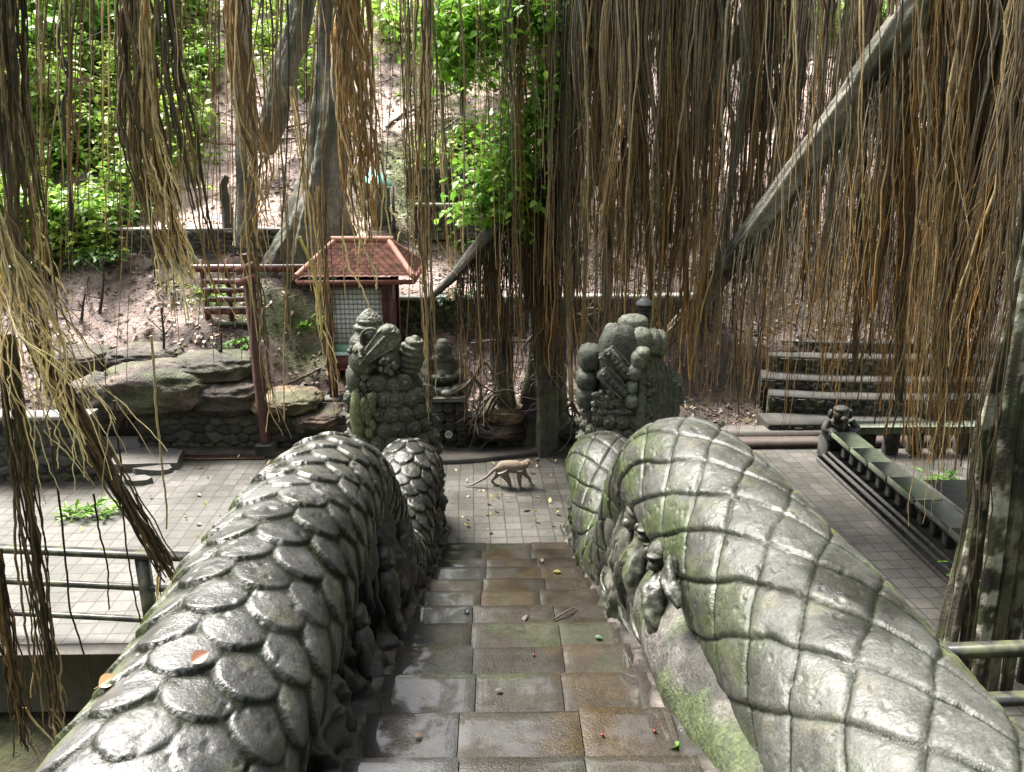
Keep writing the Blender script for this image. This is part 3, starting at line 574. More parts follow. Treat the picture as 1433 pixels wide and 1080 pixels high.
def head_right(root):
    D = 9.15; cx = W(878, 600, D)[0]; r = random.Random(8)
    nz = lambda N: .14 * (fbm(N * 3 + N[..., :1], 4, 5) - .5) + .022 * np.cos(11 * np.arctan2(N[..., 1], N[..., 0]) + 3 * N[..., 2]) - .05 * np.exp(-((N[..., 2] + .35) / .07) ** 2)
    m = MB(); column(m, cx, D, [-.02, .5, 1.0, 1.4, 1.8, 2.1, 2.4], [.58, .57, .55, .5, .44, .4, .22], [.5, .5, .48, .45, .42, .38, .22], GREEN, .05, 14); m.build('neck_mass', M['statue'], root)
    h = MB()
    for row in range(8):
        z = 1.46 - row * .175
        for k in range(9):
            a = R(-105 + 18 * (k + .5 * (row % 2))); rad = np.interp(z, [.3, 1.0, 1.9], [.57, .55, .47]); 
            if a > R(32): continue
            out = (math.sin(a), -math.cos(a), .12); p = (cx + rad * math.sin(a), D - rad * .88 * math.cos(a), z + r.uniform(-.015, .015)); curl(h, p, .095 * r.uniform(.92, 1.1), np.array((.09, .095, .07)) * r.uniform(.75, 1.25), out, r.uniform(0, 6))
    for k in range(38):
        px = r.uniform(829, 866); py = r.uniform(548, 577); curl(h, W(px, py, D - .44), .034 * r.uniform(.8, 1.2), np.array((.10, .105, .08)) * r.uniform(.7, 1.3), (-.1, -1, .1), r.uniform(0, 6))
    h.build('hair_curls', M['statue'], root)
    c = MB(); LC = (.16, .17, .128)
    for px, py, wp, hp, dd in ((886, 453, 40, 26, -.05), (858, 471, 26, 36, -.1), (872, 472, 26, 30, -.2), (896, 475, 30, 34, -.22), (912, 478, 24, 36, -.15), (924, 480, 18, 36, -.05), (880, 480, 60, 50, 0)):
        pxball(c, px, py, wp, hp, D + dd, .16, np.array(LC) * r.uniform(.85, 1.15), disp=nz, power=.8)
    for px, py, wp, hp in ((826, 500, 33, 38), (821, 530, 30, 30), (820, 554, 29, 34)): pxball(c, px, py, wp, hp, D - .12, .17, np.array((.065, .072, .052)), disp=nz, power=.8)
    for px, py, wp, hp in ((893, 503, 22, 26), (887, 520, 20, 24), (884, 540, 16, 20), (883, 560, 18, 22), (899, 494, 20, 18)): pxball(c, px, py, wp, hp, D - .42, .12, np.array(LC) * r.uniform(.8, 1.1), disp=nz, power=.8)
    c.build('crown_lobes', M['statue'], root)
    f = MB()                                          # diagonal patterned band and crown face
    pxball(f, 866, 505, 56, 100, D - .22, .2, (.06, .064, .05), disp=nz, power=.7)
    for (a, b2, wpx) in (((848, 492), (880, 526), 22), ((842, 520), (876, 552), 16)):
        p0 = W(*a, D - .43); p1 = W(*b2, D - .45); ax = p1 - p0; L = np.linalg.norm(ax); n = np.array([-ax[2], 0, ax[0]]) / L; w2 = wpx / 2 / FPX * 9.6
        f.add([p0 - n * w2, p1 - n * w2, p1 + n * w2, p0 + n * w2, p0 - n * w2 + [0, .15, 0], p1 - n * w2 + [0, .15, 0], p1 + n * w2 + [0, .15, 0], p0 + n * w2 + [0, .15, 0]], [[0, 1, 2, 3], [0, 4, 5, 1], [1, 5, 6, 2], [2, 6, 7, 3], [3, 7, 4, 0]], col=(.085, .09, .07))
        for sg in (-1, 1): f.tube(np.stack([p0 + n * w2 * sg, p1 + n * w2 * sg]), .016, 8, (.12, .12, .1))
        for k in range(6): curl(f, p0 + ax * (k + .5) / 6 + [0, -.005, 0], w2 * .62, (.10, .105, .085), (0, -1, .1), k)
    for k in range(16): pxball(f, 852 + k * 2.0, 586 - 9 - (k % 2), 4, 6, D - .47, .03, (.1, .1, .08), nu=10, nv=8)
    f.build('crown_band', M['statue'], root)
    d = MB()                                          # draped mane folds and curled ear on the right
    for k in range(7):
        px = 896 + k * 7.5; p = crom([W(px, 498 + 3 * k, D - .36 + .03 * k), W(px + 3, 540, D - .42 + .035 * k), W(px + 1, 580, D - .46 + .035 * k), W(px - 4, 625, D - .5 + .04 * k)], 40)
        d.tube(p, np.interp(np.linspace(0, 1, 40), [0, .2, .8, 1], [.03, .06, .075, .05]), 14, np.array((.08, .088, .06)) * r.uniform(.75, 1.2))
    for px, py, wp, hp in ((944, 534, 22, 26), (949, 552, 18, 30), (940, 574, 22, 40), (932, 600, 24, 40)): pxball(d, px, py, wp, hp, D - .1, .15, (.11, .12, .08), disp=nz)
    curl(d, W(946, 537, D - .24), .085, (.12, .13, .09), (.4, -1, 0)); curl(d, W(945, 560, D - .24), .06, (.12, .13, .09), (.4, -1, 0))
    for k in range(20): pxball(d, r.uniform(900, 915), r.uniform(520, 585), 7, 8, D - .48, .035, (.085, .09, .07), nu=10, nv=8)
    d.build('mane_folds', M['statue'], root)
nl = naga(-1); head_left(nl)
nr = naga(1); head_right(nr)
M['naga_dry'] = M['naga'].copy(); M['naga_dry'].name = 'mossy_carved_stone'; [setattr(nd.inputs['To Max'], 'default_value', .5) for nd in M['naga_dry'].node_tree.nodes if nd.type == 'MAP_RANGE' and abs(nd.inputs['To Max'].default_value - .75) < 1e-4]
for nd in M['naga_dry'].node_tree.nodes:
    if nd.type == 'MAP_RANGE' and abs(nd.inputs['To Min'].default_value - .28) < 1e-4: nd.inputs['To Min'].default_value = .36; nd.inputs['To Max'].default_value = .6
for o in nr.children:
    if o.data.materials[0] == M['naga']: o.data.materials[0] = M['naga_dry']
tx_c = bpy.data.textures.new('weathering', 'CLOUDS'); tx_c.noise_scale = .035; tx_c.noise_depth = 3
for o in list(nl.children) + list(nr.children):
    if o.name.split('.')[0] in ('scaled_body', 'carved_flank', 'belly_roll', 'paw', 'carved_face'): continue
    d = o.modifiers.new('weathering', 'DISPLACE'); d.texture = tx_c; d.texture_coords = 'GLOBAL'; d.strength = .022; d.mid_level = .5

# ------------------------------------------------------------------ walls and terraces
def rubble_wall(name, path, z0, z1, thick, label, cat='wall', cell=(.24, .15), col=((.026, .024, .02), (.10, .092, .078)), cap=None, seed=1, res=.022, group=None, tops=None):
    """random rubble wall: path = list of xy, front face on the left-hand side when walking the path; z1 may be a list"""
    p = np.asarray(path, float); L = np.r_[0, np.cumsum(np.linalg.norm(np.diff(p, axis=0), axis=1))]; ns = int(L[-1] / res) + 2
    s = np.linspace(0, L[-1], ns); x = np.interp(s, L, p[:, 0]); y = np.interp(s, L, p[:, 1])
    tx = np.gradient(x); ty = np.gradient(y); n = np.hypot(tx, ty); nx, ny = -ty / n, tx / n
    top = np.interp(s, L, z1) if np.ndim(z1) else np.full(ns, z1); nz = max(8, int((top.max() - z0) / res)); q = np.linspace(0, 1, nz)
    Sg = np.repeat(s[:, None], nz, 1); Z = z0 + (top[:, None] - z0) * q[None]
    wx = fbm(np.stack([Sg * 3, Z * 3, Z * 0 + seed], -1), 3, seed) * .12; u = (Sg + wx) / cell[0]; v = (Z + wx * .6) / cell[1]
    iu, iv = np.floor(u).astype(int), np.floor(v).astype(int); d1 = np.full(u.shape, 9.); d2 = np.full(u.shape, 9.); idc = np.zeros(u.shape)
    for a in (-1, 0, 1):
        for b in (-1, 0, 1):
            cx = iu + a + .15 + .7 * _hash(iu + a, iv + b, iu * 0, seed) + .5 * ((iv + b) % 2) - .25; cy = iv + b + .2 + .6 * _hash(iu + a, iv + b, iu * 0, seed + 5)
            d = np.hypot(u - cx, (v - cy)); h = _hash(iu + a, iv + b, iu * 0, seed + 9)
            new = d < d1; d2 = np.where(new, d1, np.minimum(d2, d)); idc = np.where(new, h, idc); d1 = np.where(new, d, d1)
    e = d2 - d1; disp = .05 * sst(0, .28, e) + .03 * (idc - .5) + .02 * (fbm(np.stack([Sg * 9, Z * 9, Z * 0], -1), 3, seed + 2) - .5)
    P = np.stack([x[:, None] + nx[:, None] * disp, y[:, None] + ny[:, None] * disp, Z], -1)
    c = mix(col[0], col[1], idc) * (.8 + .4 * fbm(P * 5, 3, seed))[..., None]; c = mix(c, (.07, .085, .03), sst(.52, .66, fbm(P * 2.2, 4, seed + 3)) * .6)
    root = empty(name, (x.mean(), y.mean(), z0), label, cat, group)
    m = MB(); m.grid(P, c)
    B = np.stack([x - nx * thick, y - ny * thick, top * 0 + z0], -1); Bt = B.copy(); Bt[:, 2] = top
    m.grid(np.stack([P[:, -1], Bt], 1), c[:, -1][:, None].repeat(2, 1)); m.grid(np.stack([Bt, B], 1), (.06, .055, .045))
    for k in (0, -1): m.grid(np.stack([P[k], np.stack([np.full(nz, B[k, 0]), np.full(nz, B[k, 1]), Z[k]], -1)], 1), c[k][:, None].repeat(2, 1))
    m.build('stonework', M['rubble'], root)
    if cap:
        th, over, cc = cap; m = MB(); pr = [(over, 0), (over, th), (-thick - .02, th), (-thick - .02, 0)]
        G = np.stack([np.stack([x + nx * a, y + ny * a, top + b + .004 + .012 * (fbm(np.stack([s * 2, s * 0, s * 0 + a], -1), 2, 3) - .5)], -1) for a, b in pr + pr[:1]], 1)
        gg = fbm(G * 4, 4, 6); m.grid(G, mix(np.array(cc) * .7, np.array(cc) * 1.25, sst(.35, .65, gg)))
        for k in (0, -1): m.add(G[k, :4], [[0, 1, 2, 3]], col=cc)
        m.build('coping', M['concrete'], root, smooth=False)
    return root
LIGHT = (.25, .24, .22)
rubble_wall('retaining_wall', [(-1.25, 11.72), (-3.0, 11.7), (-5.75, 11.72)], -.02, [.62, .55, .72], .3, 'dark rubble retaining wall below the boulders at the back left of the plaza', seed=2)
rubble_wall('retaining_wall', [(2.9, 12.05), (1.5, 11.98), (.2, 11.85), (-.3, 11.78), (-1.24, 11.74)], -.02, [.34, .42, .5, .5, .5], .3, 'low root-covered rubble wall at the back of the plaza between the two serpents', seed=7, col=((.04, .036, .03), (.12, .10, .08)))
w1 = [W(-120, 680, 10.6)[:2], W(60, 680, 10.45)[:2], W(140, 680, 10.5)[:2], W(150, 680, 11.5)[:2]]
rubble_wall('planter_wall', [w1[2], w1[1], w1[0]], -.02, .93, .3, 'dark rubble planter wall with a pale flat coping at the left edge of the plaza', seed=4, cap=(.05, .03, LIGHT))
rubble_wall('terrace_wall', [W(470, 340, 14.75)[:2], W(250, 330, 14.62)[:2], W(60, 330, 14.7)[:2], W(-120, 330, 14.9)[:2]], 2.35, 3.2, .35, 'dry stone terrace wall halfway up the left hillside', cell=(.2, .09), seed=5, cap=(.03, .02, (.3, .27, .24)))
rubble_wall('terrace_wall', [W(1010, 420, 14.1)[:2], W(800, 420, 14.02)[:2], W(540, 420, 14.0)[:2]], 1.0, 2.0, .3, 'dark stone terrace wall with a bright coping behind the red shrine', cell=(.22, .1), seed=6, cap=(.05, .03, (.34, .33, .30)))
rubble_wall('terrace_wall', [W(705, 250, 16.6)[:2], W(650, 262, 16.95)[:2], W(570, 262, 17.1)[:2]], 3.55, 4.25, .35, 'short curved dark stone wall under the mossy mound on the hillside', cell=(.22, .1), seed=8, cap=(.05, .03, (.2, .22, .12)))
rubble_wall('terrace_wall', [W(690, 290, 15.9)[:2], W(580, 290, 16.0)[:2]], 2.9, 3.55, .35, 'low dark stone step wall below the curved wall on the central hillside', cell=(.22, .1), seed=9, cap=(.05, .03, (.24, .25, .15)))

def right_terraces():
    names = ('lowest', 'second lowest', 'middle', 'second highest', 'highest')
    for k, (py, D, x0, x1) in enumerate(((596, 12.0, 1075, 1300), (563, 12.4, 1085, 1480), (538, 12.85, 1075, 1480), (506, 13.3, 1085, 1480), (484, 13.75, 1090, 1480))):
        a = W(x0, py, D); pts = []
        for t in np.linspace(1, 0, 16): 
            p = W(x0 + (x1 - x0) * t, py, D); pts.append((p[0], D - .0 + .35 * np.exp(-t * 5) * (k > 0)))
        z = a[2]
        rubble_wall('seating_tier', pts, max(-.02, z - .5), z, .55, '%s curved stone tier of the terraces behind the hanging roots at right' % names[k], 'terrace', cell=(.2, .09), seed=20 + k, cap=(.03, .03, (.05, .048, .042)), col=((.02, .019, .017), (.06, .057, .05)))
right_terraces()

def balustrade():
    root = empty('stone_balustrade', (5.2, 9.4, 0), 'long carved stone balustrade with flat worn cap along the right side of the plaza', 'balustrade')
    C1 = (.05, .049, .044); x0, x1, y0, y1 = 5.08, 5.36, 7.2, 10.9
    m = MB(); r = random.Random(4)
    m.box((x0 - .16, y0, 0), (x1 + .1, y1 + .16, .07), C1, bev=.012); m.box((x0 - .09, y0, .07), (x1 + .06, y1 + .1, .14), C1, bev=.012); m.box((x0 - .04, y0, .14), (x1 + .03, y1 + .04, .2), C1, bev=.012)
    m.build('plinth', M['statue'], root, smooth=False)
    y = y0 + .1
    k = 0
    while y < y1 - .2:
        b = MB(); b.box((x0 + .03, y, .2), (x1 - .03, y + .13, .44), np.array(C1) * r.uniform(.7, 1.1), bev=.025); b.box((x0 + .0, y - .02, .38), (x1 - .0, y + .15, .44), C1, bev=.012)
        b.build('baluster', M['statue'], root, smooth=False); y += .27
    m = MB(); y = y0
    while y < y1:
        e = min(y1, y + r.uniform(.5, .8)); m.box((x0 - .05 + r.uniform(-.02, .01), y, .44), (x1 + .04, e - .006, .53 + r.uniform(-.012, .012)), mix((.12, .117, .107), (.10, .125, .07), r.random()), bev=.02); y = e
    m.build('cap_stone', M['concrete'], root, smooth=False)
    g = empty('guardian_figure', (5.22, 11.1, 0), 'squat dark stone guardian figure at the far end of the right balustrade', 'statue')
    m = MB(); d = lambda N: .18 * (fbm(N * 3, 3, 5) - .5); cc = (.017, .017, .015)
    m.box((5.02, 10.92, 0), (5.42, 11.3, .36), cc, bev=.03); m.build('pedestal', M['statue'], g, smooth=False)
    m = MB(); m.ball((5.22, 11.1, .52), (.16, .15, .17), cc, 28, 18, d); m.ball((5.22, 11.04, .74), (.12, .115, .12), cc, 24, 16, d); m.ball((5.22, 11.04, .83), (.12, .12, .06), cc, 20, 12, d)
    for s in (-1, 1): m.ball((5.22 + s * .16, 11.0, .46), (.09, .16, .11), cc, 20, 12, d); m.tube(crom([[5.22 + s * .18, 11.05, .64], [5.22 + s * .25, 10.97, .52], [5.22 + s * .1, 10.92, .48]], 14), .055, 10, cc); m.ball((5.22 + s * .15, 11.06, .75), (.04, .05, .08), cc, 12, 8)
    m.ball((5.22, 10.9, .72), (.06, .05, .05), cc, 12, 8); m.build('figure', M['statue'], g)
    # second, mossy parapet crossing behind
    root = empty('stone_parapet', (6.2, 11.3, 0), 'pale mossy stone parapet on dark square posts beyond the balustrade', 'balustrade')
    m = MB(); m.box((5.3, 11.2, .36), (8.6, 11.46, .5), (.20, .225, .16), bev=.02); m.build('cap_stone', M['concrete'], root, smooth=False)
    for k in range(9):
        b = MB(); b.box((5.35 + k * .38, 11.24, 0), (5.55 + k * .38, 11.42, .36), (.05, .048, .042), bev=.02); b.build('baluster', M['statue'], root, smooth=False)
    root = empty('stone_bench', (5.9, 8.4, 0), 'flat grey stone bench slab on a block beside the near end of the balustrade', 'bench')
    m = MB(); m.box((5.45, 7.6, .42), (6.6, 9.1, .52), (.14, .137, .127), bev=.02); m.build('slab', M['concrete'], root, smooth=False)
    m = MB(); m.box((5.55, 7.7, 0), (6.5, 9.0, .42), (.06, .058, .05), bev=.02); m.build('base', M['statue'], root, smooth=False)
balustrade()

# ------------------------------------------------------------------ rails
def rails():
    y0, y1 = 6.85, 6.36
    root = empty('railing', (-3.6, 6.6, 0), 'dark three-bar metal railing with lichen spots along the left plaza edge', 'railing')
    P = lambda x: y1 + (y0 - y1) * (-1.4 - x) / 4.6
    for z, h, nm in ((.92, .05, 'top_rail'), (.57, .05, 'middle_rail'), (.22, .045, 'bottom_rail')):
        m = MB(); m.bar((-7.2, P(-7.2), z), (-1.38, P(-1.38), z), .1 if z > .9 else .045, h, (1, 1, 1) if z > .9 else (1.3, 1.3, 1.3)); m.build(nm, M['rail'], root, smooth=False)
    for x in (-6.6, -4.95, -3.36):
        m = MB(); m.box((x - .055, P(x) - .03, -.2), (x + .055, P(x) + .05, .882), (1.5, 1.5, 1.4)); m.build('post', M['rail'], root, smooth=False)
    root = empty('railing', (3.6, 5.0, 0), 'dark metal railing in front of the lichen-covered root columns at lower right', 'railing')
    for z, h, nm in ((.95, .08, 'top_rail'), (.5, .06, 'bottom_rail')):
        m = MB(); m.bar((2.0, 4.86, z), (7.5, 5.1, z), .1, h); m.build(nm, M['rail'], root, smooth=False)
    for x in (2.6, 4.4, 6.2):
        m = MB(); m.box((x - .05, 4.84 + .04 * (x - 2) - .01, -.2), (x + .05, 4.9 + .04 * (x - 2), .91)); m.build('post', M['rail'], root, smooth=False)
rails()

# ------------------------------------------------------------------ shrine, red rack, post, small furniture
def shrine():
    Dc = 12.35; a = W(415, 391, Dc); b = W(578, 391, Dc); cx = (a[0] + b[0]) / 2 + .0; hw = (b[0] - a[0]) / 2; ze = a[2]; zr = W(500, 343, Dc + .55)[2]; cy = Dc + .85
    root = empty('spirit_shrine', (cx, cy, .5), 'small red timber shrine with a hipped terracotta tile roof and pale barred front', 'shrine')
    m = MB(); x0, x1, y0, y1 = cx - hw, cx + hw, Dc, Dc + 1.7; rx0, rx1 = cx - hw * .48, cx + hw * .48
    # roof: courses of tiles as stepped strips with rolls
    def slope(e0, e1, r0, r1, n=11):
        e0, e1, r0, r1 = map(lambda v: np.array(v, float), (e0, e1, r0, r1)); nrm = np.cross(e1 - e0, r0 - e0); nrm /= np.linalg.norm(nrm); nrm *= np.sign(nrm[2])
        nu = 150; P = []; Cc = []
        for k in range(n):
            for f, up in ((0., .05), (.999, .0)):
                t = (k + f) / n; A = e0 + (r0 - e0) * t; B = e1 + (r1 - e1) * t; u = np.linspace(0, 1, nu)[:, None]; q = A + (B - A) * u; L = np.linalg.norm(e1 - e0)
                ab = (q - e0) @ ((e1 - e0) / L); roll = np.abs(np.sin(ab / .13 * np.pi + .5 * np.pi * (k % 2)))
                P.append(q + nrm * (up + .018 * roll ** .5)[:, None]); idt = _hash(np.floor(ab / .13).astype(int), np.full(nu, k), np.full(nu, 0), 4); Cc.append(np.array((1, 1, 1.)) * (.45 + .95 * idt)[:, None])
        m.grid(np.stack(P, 1), np.stack(Cc, 1))
    E = [(x0, y0, ze), (x1, y0, ze), (x1, y1, ze), (x0, y1, ze)]; r0 = (rx0, cy, zr); r1 = (rx1, cy, zr)
    slope(E[0], E[1], r0, r1); slope(E[2], E[3], r1, r0); slope(E[3], E[0], r0, r0, 9); slope(E[1], E[2], r1, r1, 9)
    rf = m.build('roof', M['tile'], root)
    m = MB()
    for p, q in ((E[0], r0), (E[1], r1), (E[2], r1), (E[3], r0)):
        pp = np.linspace(p, q, 14); pp[:, 2] += .05; m.tube(pp, .05, 10, (1.15, 1.25, 1.25))
    m.tube(np.linspace(np.array(r0) + [-.08, 0, .06], np.array(r1) + [.08, 0, .06], 10), .06, 10, (1.15, 1.25, 1.25)); m.build('ridge_tiles', M['tile'], rf)
    m = MB()
    for p, q in ((E[0], E[1]), (E[1], E[2]), (E[2], E[3]), (E[3], E[0])): m.bar(np.array(p) + [0, 0, -.045], np.array(q) + [0, 0, -.045], .05, .07, (1.7, 1.7, 1.6))
    m.build('eave_board', M['red'], rf, smooth=False)
    px0 = W(462, 470, Dc + .25)[0]; px1 = W(543, 470, Dc + .25)[0]; yf, yb = Dc + .25, Dc + 1.4
    for x in (px0, px1):
        for y in (yf, yb):
            m = MB(); m.box((x - .065, y - .065, .55), (x + .065, y + .065, ze - .02), (1.0, 1, 1) if x == px1 else (.55, .7, .7), bev=.01); m.build('post', M['red'], root, smooth=False)
    zt = W(500, 402, yf)[2]; zb = W(500, 494, yf)[2]
    m = MB(); m.box((px0 + .066, yf + .02, zb + .15), (px1 - .066, yf + .05, zt), (1, 1, 1)); pn = m.build('front_panel', M['cream'], root, smooth=False)
    m = MB()
    for z in np.linspace(zb + .17, zt - .03, 12): m.box((px0 + .066, yf + .0, z - .005), (px1 - .066, yf + .018, z + .005), (5, 5, 5))
    for x in np.linspace(px0 + .12, px1 - .12, 11): m.box((x - .003, yf + .004, zb + .15), (x + .003, yf + .015, zt), (6, 6, 6))
    m.build('bars', M['dark'], pn, smooth=False)
    m = MB(); m.box((px0 + .066, yf - .01, zb + .02), (px1 - .066, yf + .04, zb + .15), (.28, .5, .35)); m.build('green_sill', M['cream'], root, smooth=False)
    m = MB(); m.box((px0 + .066, yf - .04, zb - .03), (px1 - .066, yf + .2, zb + .02), (.8, 1.0, .95)); m.build('shelf', M['cream'], root, smooth=False)
    z2 = W(500, 515, yf)[2]
    m = MB(); m.box((px0 + .066, yf - .02, z2), (px1 - .066, yf + .03, zb - .03), (1.1, 1, 1)); m.box((px0 + .066, yf - .035, z2 - .03), (px1 - .066, yf + .06, z2), (1.6, 1.3, 1.2)); m.build('red_apron', M['red'], root, smooth=False)
    m = MB(); m.box((px0 + .066, yb - .03, .75), (px1 - .066, yb, zt), (.8, .8, .8)); 
    for x in (px0, px1): m.box((x - .02, yf + .066, .75), (x + .02, yb - .066, zt), (.8, .8, .8))
    m.box((px0 - .05, yf - .04, zt), (px1 + .05, yf + .06, zt + .1), (.7, .7, .7)); m.build('wall', M['red'], root, smooth=False)
    for px in (472, 488):
        c = W(px, 521, yf - .02); m = MB(); m.ball(c, (.05, .05, .055), (2.2, .8, .8), 16, 10); m.box(c - [.02, .02, .09], c + [.02, .02, -.05], (1, .8, .8)); m.build('lantern', M['red'], root)
    m = MB(); m.box((px0 - .22, yf - .22, .25), (px1 + .3, yb + .15, .55), (.15, .14, .125), bev=.02); m.box((px0 - .16, yf - .16, .55), (px0 + .12, yf + .1, .6), (.2, .19, .17)); m.build('plinth', M['concrete'], root, smooth=False)
shrine()

def red_rack():
    D = 13.4; root = empty('red_rack', tuple(W(320, 440, D)), 'weathered red timber rack of slatted shelves with pale edges on the left slope', 'rack')
    for x in (288, 322, 356):
        p = W(x, 440, D); q = W(x, 364, D); m = MB(); m.box((p[0] - .035, D + .04, p[2] - .35), (p[0] + .035, D + .11, q[2]), (.8, .8, .8)); m.build('post', M['red'], root, smooth=False)
    for py, x0, x1 in ((372, 268, 440), (392, 286, 362), (404, 286, 362), (417, 292, 364), (431, 288, 366)):
        a = W(x0, py, D); b = W(x1, py, D); m = MB(); h = .10 if py in (431, 372) else .06; m.box((a[0], D - .06, a[2] - h), (b[0], D + .03, a[2]), (.75, .75, .75))
        for k in range(int((b[0] - a[0]) / .16)): m.box((a[0] + .05 + k * .16, D - .066, a[2] - h + .012), (a[0] + .13 + k * .16, D - .0605, a[2] - .012), (1.6, 1.5, 1.4))
        sh = m.build('shelf', M['red'], root, smooth=False)
        m = MB(); m.box((a[0], D - .075, a[2] + .003), (b[0], D + .02, a[2] + .022), (.55, .48, .45)); m.build('edge_strip', M['cream'], sh, smooth=False)
    m = MB(); a = W(300, 440, D); b = W(362, 440, D); m.box((a[0], D - .1, a[2] - .42), (b[0], D + .3, a[2] - .13), (.06, .085, .045), bev=.03); m.build('mossy_base', M['concrete'], root, smooth=False)
    # the tall timber post with its two slanted boards
    D = 11.45; a = W(372, 622, D); b = W(352, 355, D); root = empty('signpost', (a[0], D, 0), 'tall red-brown timber post with two slanted boards at its top', 'post')
    m = MB(); m.tube(np.linspace([a[0], D, .2], [a[0] - .02, D, b[2]], 30), .09, 4, (.075, .036, .028), disp=lambda t, th: 1 + .05 * np.sin(t * 40)); m.build('shaft', M['wood'], root, smooth=False)
    m = MB(); m.box((a[0] - .14, D - .14, 0), (a[0] + .14, D + .14, .2), (.11, .105, .095), bev=.015); m.build('footing', M['concrete'], root, smooth=False)
    for py in (374, 392):
        p = W(330, py + 6, D - .1); q = W(362, py - 6, D - .1); m = MB(); m.bar(p, q, .03, .11, (.14, .055, .04)); m.build('board', M['wood'], root, smooth=False)
red_rack()

def remeshed(mb, name, mt, parent, vox, smooth=6):
    o = mb.build(name, mt, parent); r = o.modifiers.new('merge', 'REMESH'); r.mode = 'VOXEL'; r.voxel_size = vox; r.use_smooth_shade = True
    s = o.modifiers.new('soften', 'SMOOTH'); s.factor = .5; s.iterations = smooth; return o
def statue_and_co():
    D = 11.9; b = W(622, 546, D); k = 1.0; root = empty('seated_statue', tuple(b), 'mossy stone seated figure with hands joined in its lap on a square pedestal', 'statue')
    x, y, z = b; m = MB(); cc = (.045, .05, .034)
    B = lambda dx, dy, dz, rx, ry, rz: m.ball((x + dx, y + dy, z + dz), (rx, ry, rz), (1, 1, 1), 28, 18)
    B(0, .02, .33, .22, .17, .26); B(0, -.06, .25, .19, .14, .17); B(0, -.02, .54, .19, .12, .1)
    B(-.01, -.03, .70, .125, .125, .14); B(-.01, -.02, .80, .095, .1, .06); B(-.01, -.14, .665, .03, .025, .03); B(-.01, -.12, .62, .07, .05, .045)
    for s in (-1, 1):
        B(s * .125 - .01, -.02, .68, .025, .035, .075); m.tube(crom([[x + s * .2, y, z + .52], [x + s * .29, y - .06, z + .36], [x + s * .2, y - .17, z + .27], [x + s * .05, y - .22, z + .26]], 24), [.085] * 8 + [.078] * 8 + [.05] * 8, 14)
        m.tube(crom([[x + s * .12, y, z + .1], [x + s * .34, y - .1, z + .1], [x + s * .2, y - .24, z + .07], [x - s * .05, y - .26, z + .06]], 24), [.12] * 10 + [.095] * 7 + [.065] * 7, 14)
        for f in range(4): m.tube(crom([[x + s * .05, y - .24, z + .22 + f * .022], [x + s * .01, y - .275, z + .225 + f * .022], [x - s * .03, y - .27, z + .23 + f * .022]], 8), .012, 6)
    M['buddha'] = mat('buddha_stone', cc, .75, attr=False, var=.45, scale=12, bump=.6, bscale=60, bdist=.012)
    remeshed(m, 'figure', M['buddha'], root, .012, 3)
    m = MB(); m.ball((x + .06, y - .3, z + .055), (.1, .07, .055), (.2, .2, .17), 20, 12); m.build('offering_stone', M['statue'], root)
    p = empty('statue_pedestal', (x, y, 0), 'dark rubble pedestal with a flat pale slab under the seated statue', 'pedestal')
    m = MB(); m.box((x - .37, y - .38, z - .09), (x + .37, y + .3, z - .003), (.17, .165, .14), bev=.02); m.build('slab', M['concrete'], p, smooth=False)
    m = MB(); rr = random.Random(9)
    for row in range(5):
        for j in range(4):
            w = .74 / 4; h = (z - .1) / 5; m.box((x - .35 + j * w * .96 + (row % 2) * .02, y - .36 - rr.uniform(0, .03), row * h), (x - .35 + (j + .96) * w * .96 + (row % 2) * .02, y + .25, (row + .97) * h), np.array((.06, .056, .047)) * rr.uniform(.6, 1.4), bev=.03)
    m.build('stonework', M['rubble'], p, smooth=False)
    # round wall light beside the pedestal
    c = W(628, 608, 11.44); root = empty('wall_light', tuple(c), 'small round pale light fitting low on the dark wall below the seated statue', 'light fitting')
    th = np.linspace(0, 2 * np.pi, 24); m = MB(); m.tube(np.stack([c[0] + .05 * np.cos(th), th * 0 + c[1], c[2] + .05 * np.sin(th)], -1), .012, 8, (.5, .5, .45)); m.build('ring', M['concrete'], root)
    m = MB(); m.ball(c + [0, .01, 0], (.045, .02, .045), (.32, .31, .27), 20, 12); m.tube([c + [0, .0, 0], c + [0, .10, 0]], .035, 10, (.1, .1, .09)); m.build('lens', M['concrete'], root)
    # garden lantern behind the right head
    c = W(901, 440, 9.72); root = empty('garden_lantern', (c[0], 9.72, 0), 'black cylindrical garden lantern on a post behind the right serpent head', 'lamp')
    zt = W(901, 417, 9.72)[2]; m = MB(); m.tube([(c[0], 9.72, 0), (c[0], 9.72, zt - .38)], .05, 12); m.build('post', M['dark'], root)
    m = MB()
    for k in range(5): m.tube([(c[0], 9.72, zt - .36 + k * .055), (c[0], 9.72, zt - .335 + k * .055)], .085, 20)
    m.tube([(c[0], 9.72, zt - .38), (c[0], 9.72, zt - .06)], .06, 16); m.build('louvre', M['dark'], root, smooth=False)
    m = MB(); m.tube([(c[0], 9.72, zt - .08), (c[0], 9.72, zt - .05), (c[0], 9.72, zt)], [.11, .11, .05], 24, (7, 7, 7)); m.build('cap', M['dark'], root, smooth=False)
    # spotlight at the far right of the plaza
    c = W(1008, 592, 11.3); root = empty('spotlight', tuple(c), 'small dark spotlight on a stake beyond the right serpent', 'light fitting')
    m = MB(); m.tube([c, c + [0, -.1, .02]], .05, 14); m.build('housing', M['dark'], root); m = MB(); m.tube([c + [0, -.105, .02], c + [0, -.115, .022]], .043, 14, (8, 8, 7)); m.build('lens', M['dark'], root)
    m = MB(); m.tube([c, (c[0], c[1], 0)], .015, 8); m.build('stake', M['dark'], root)
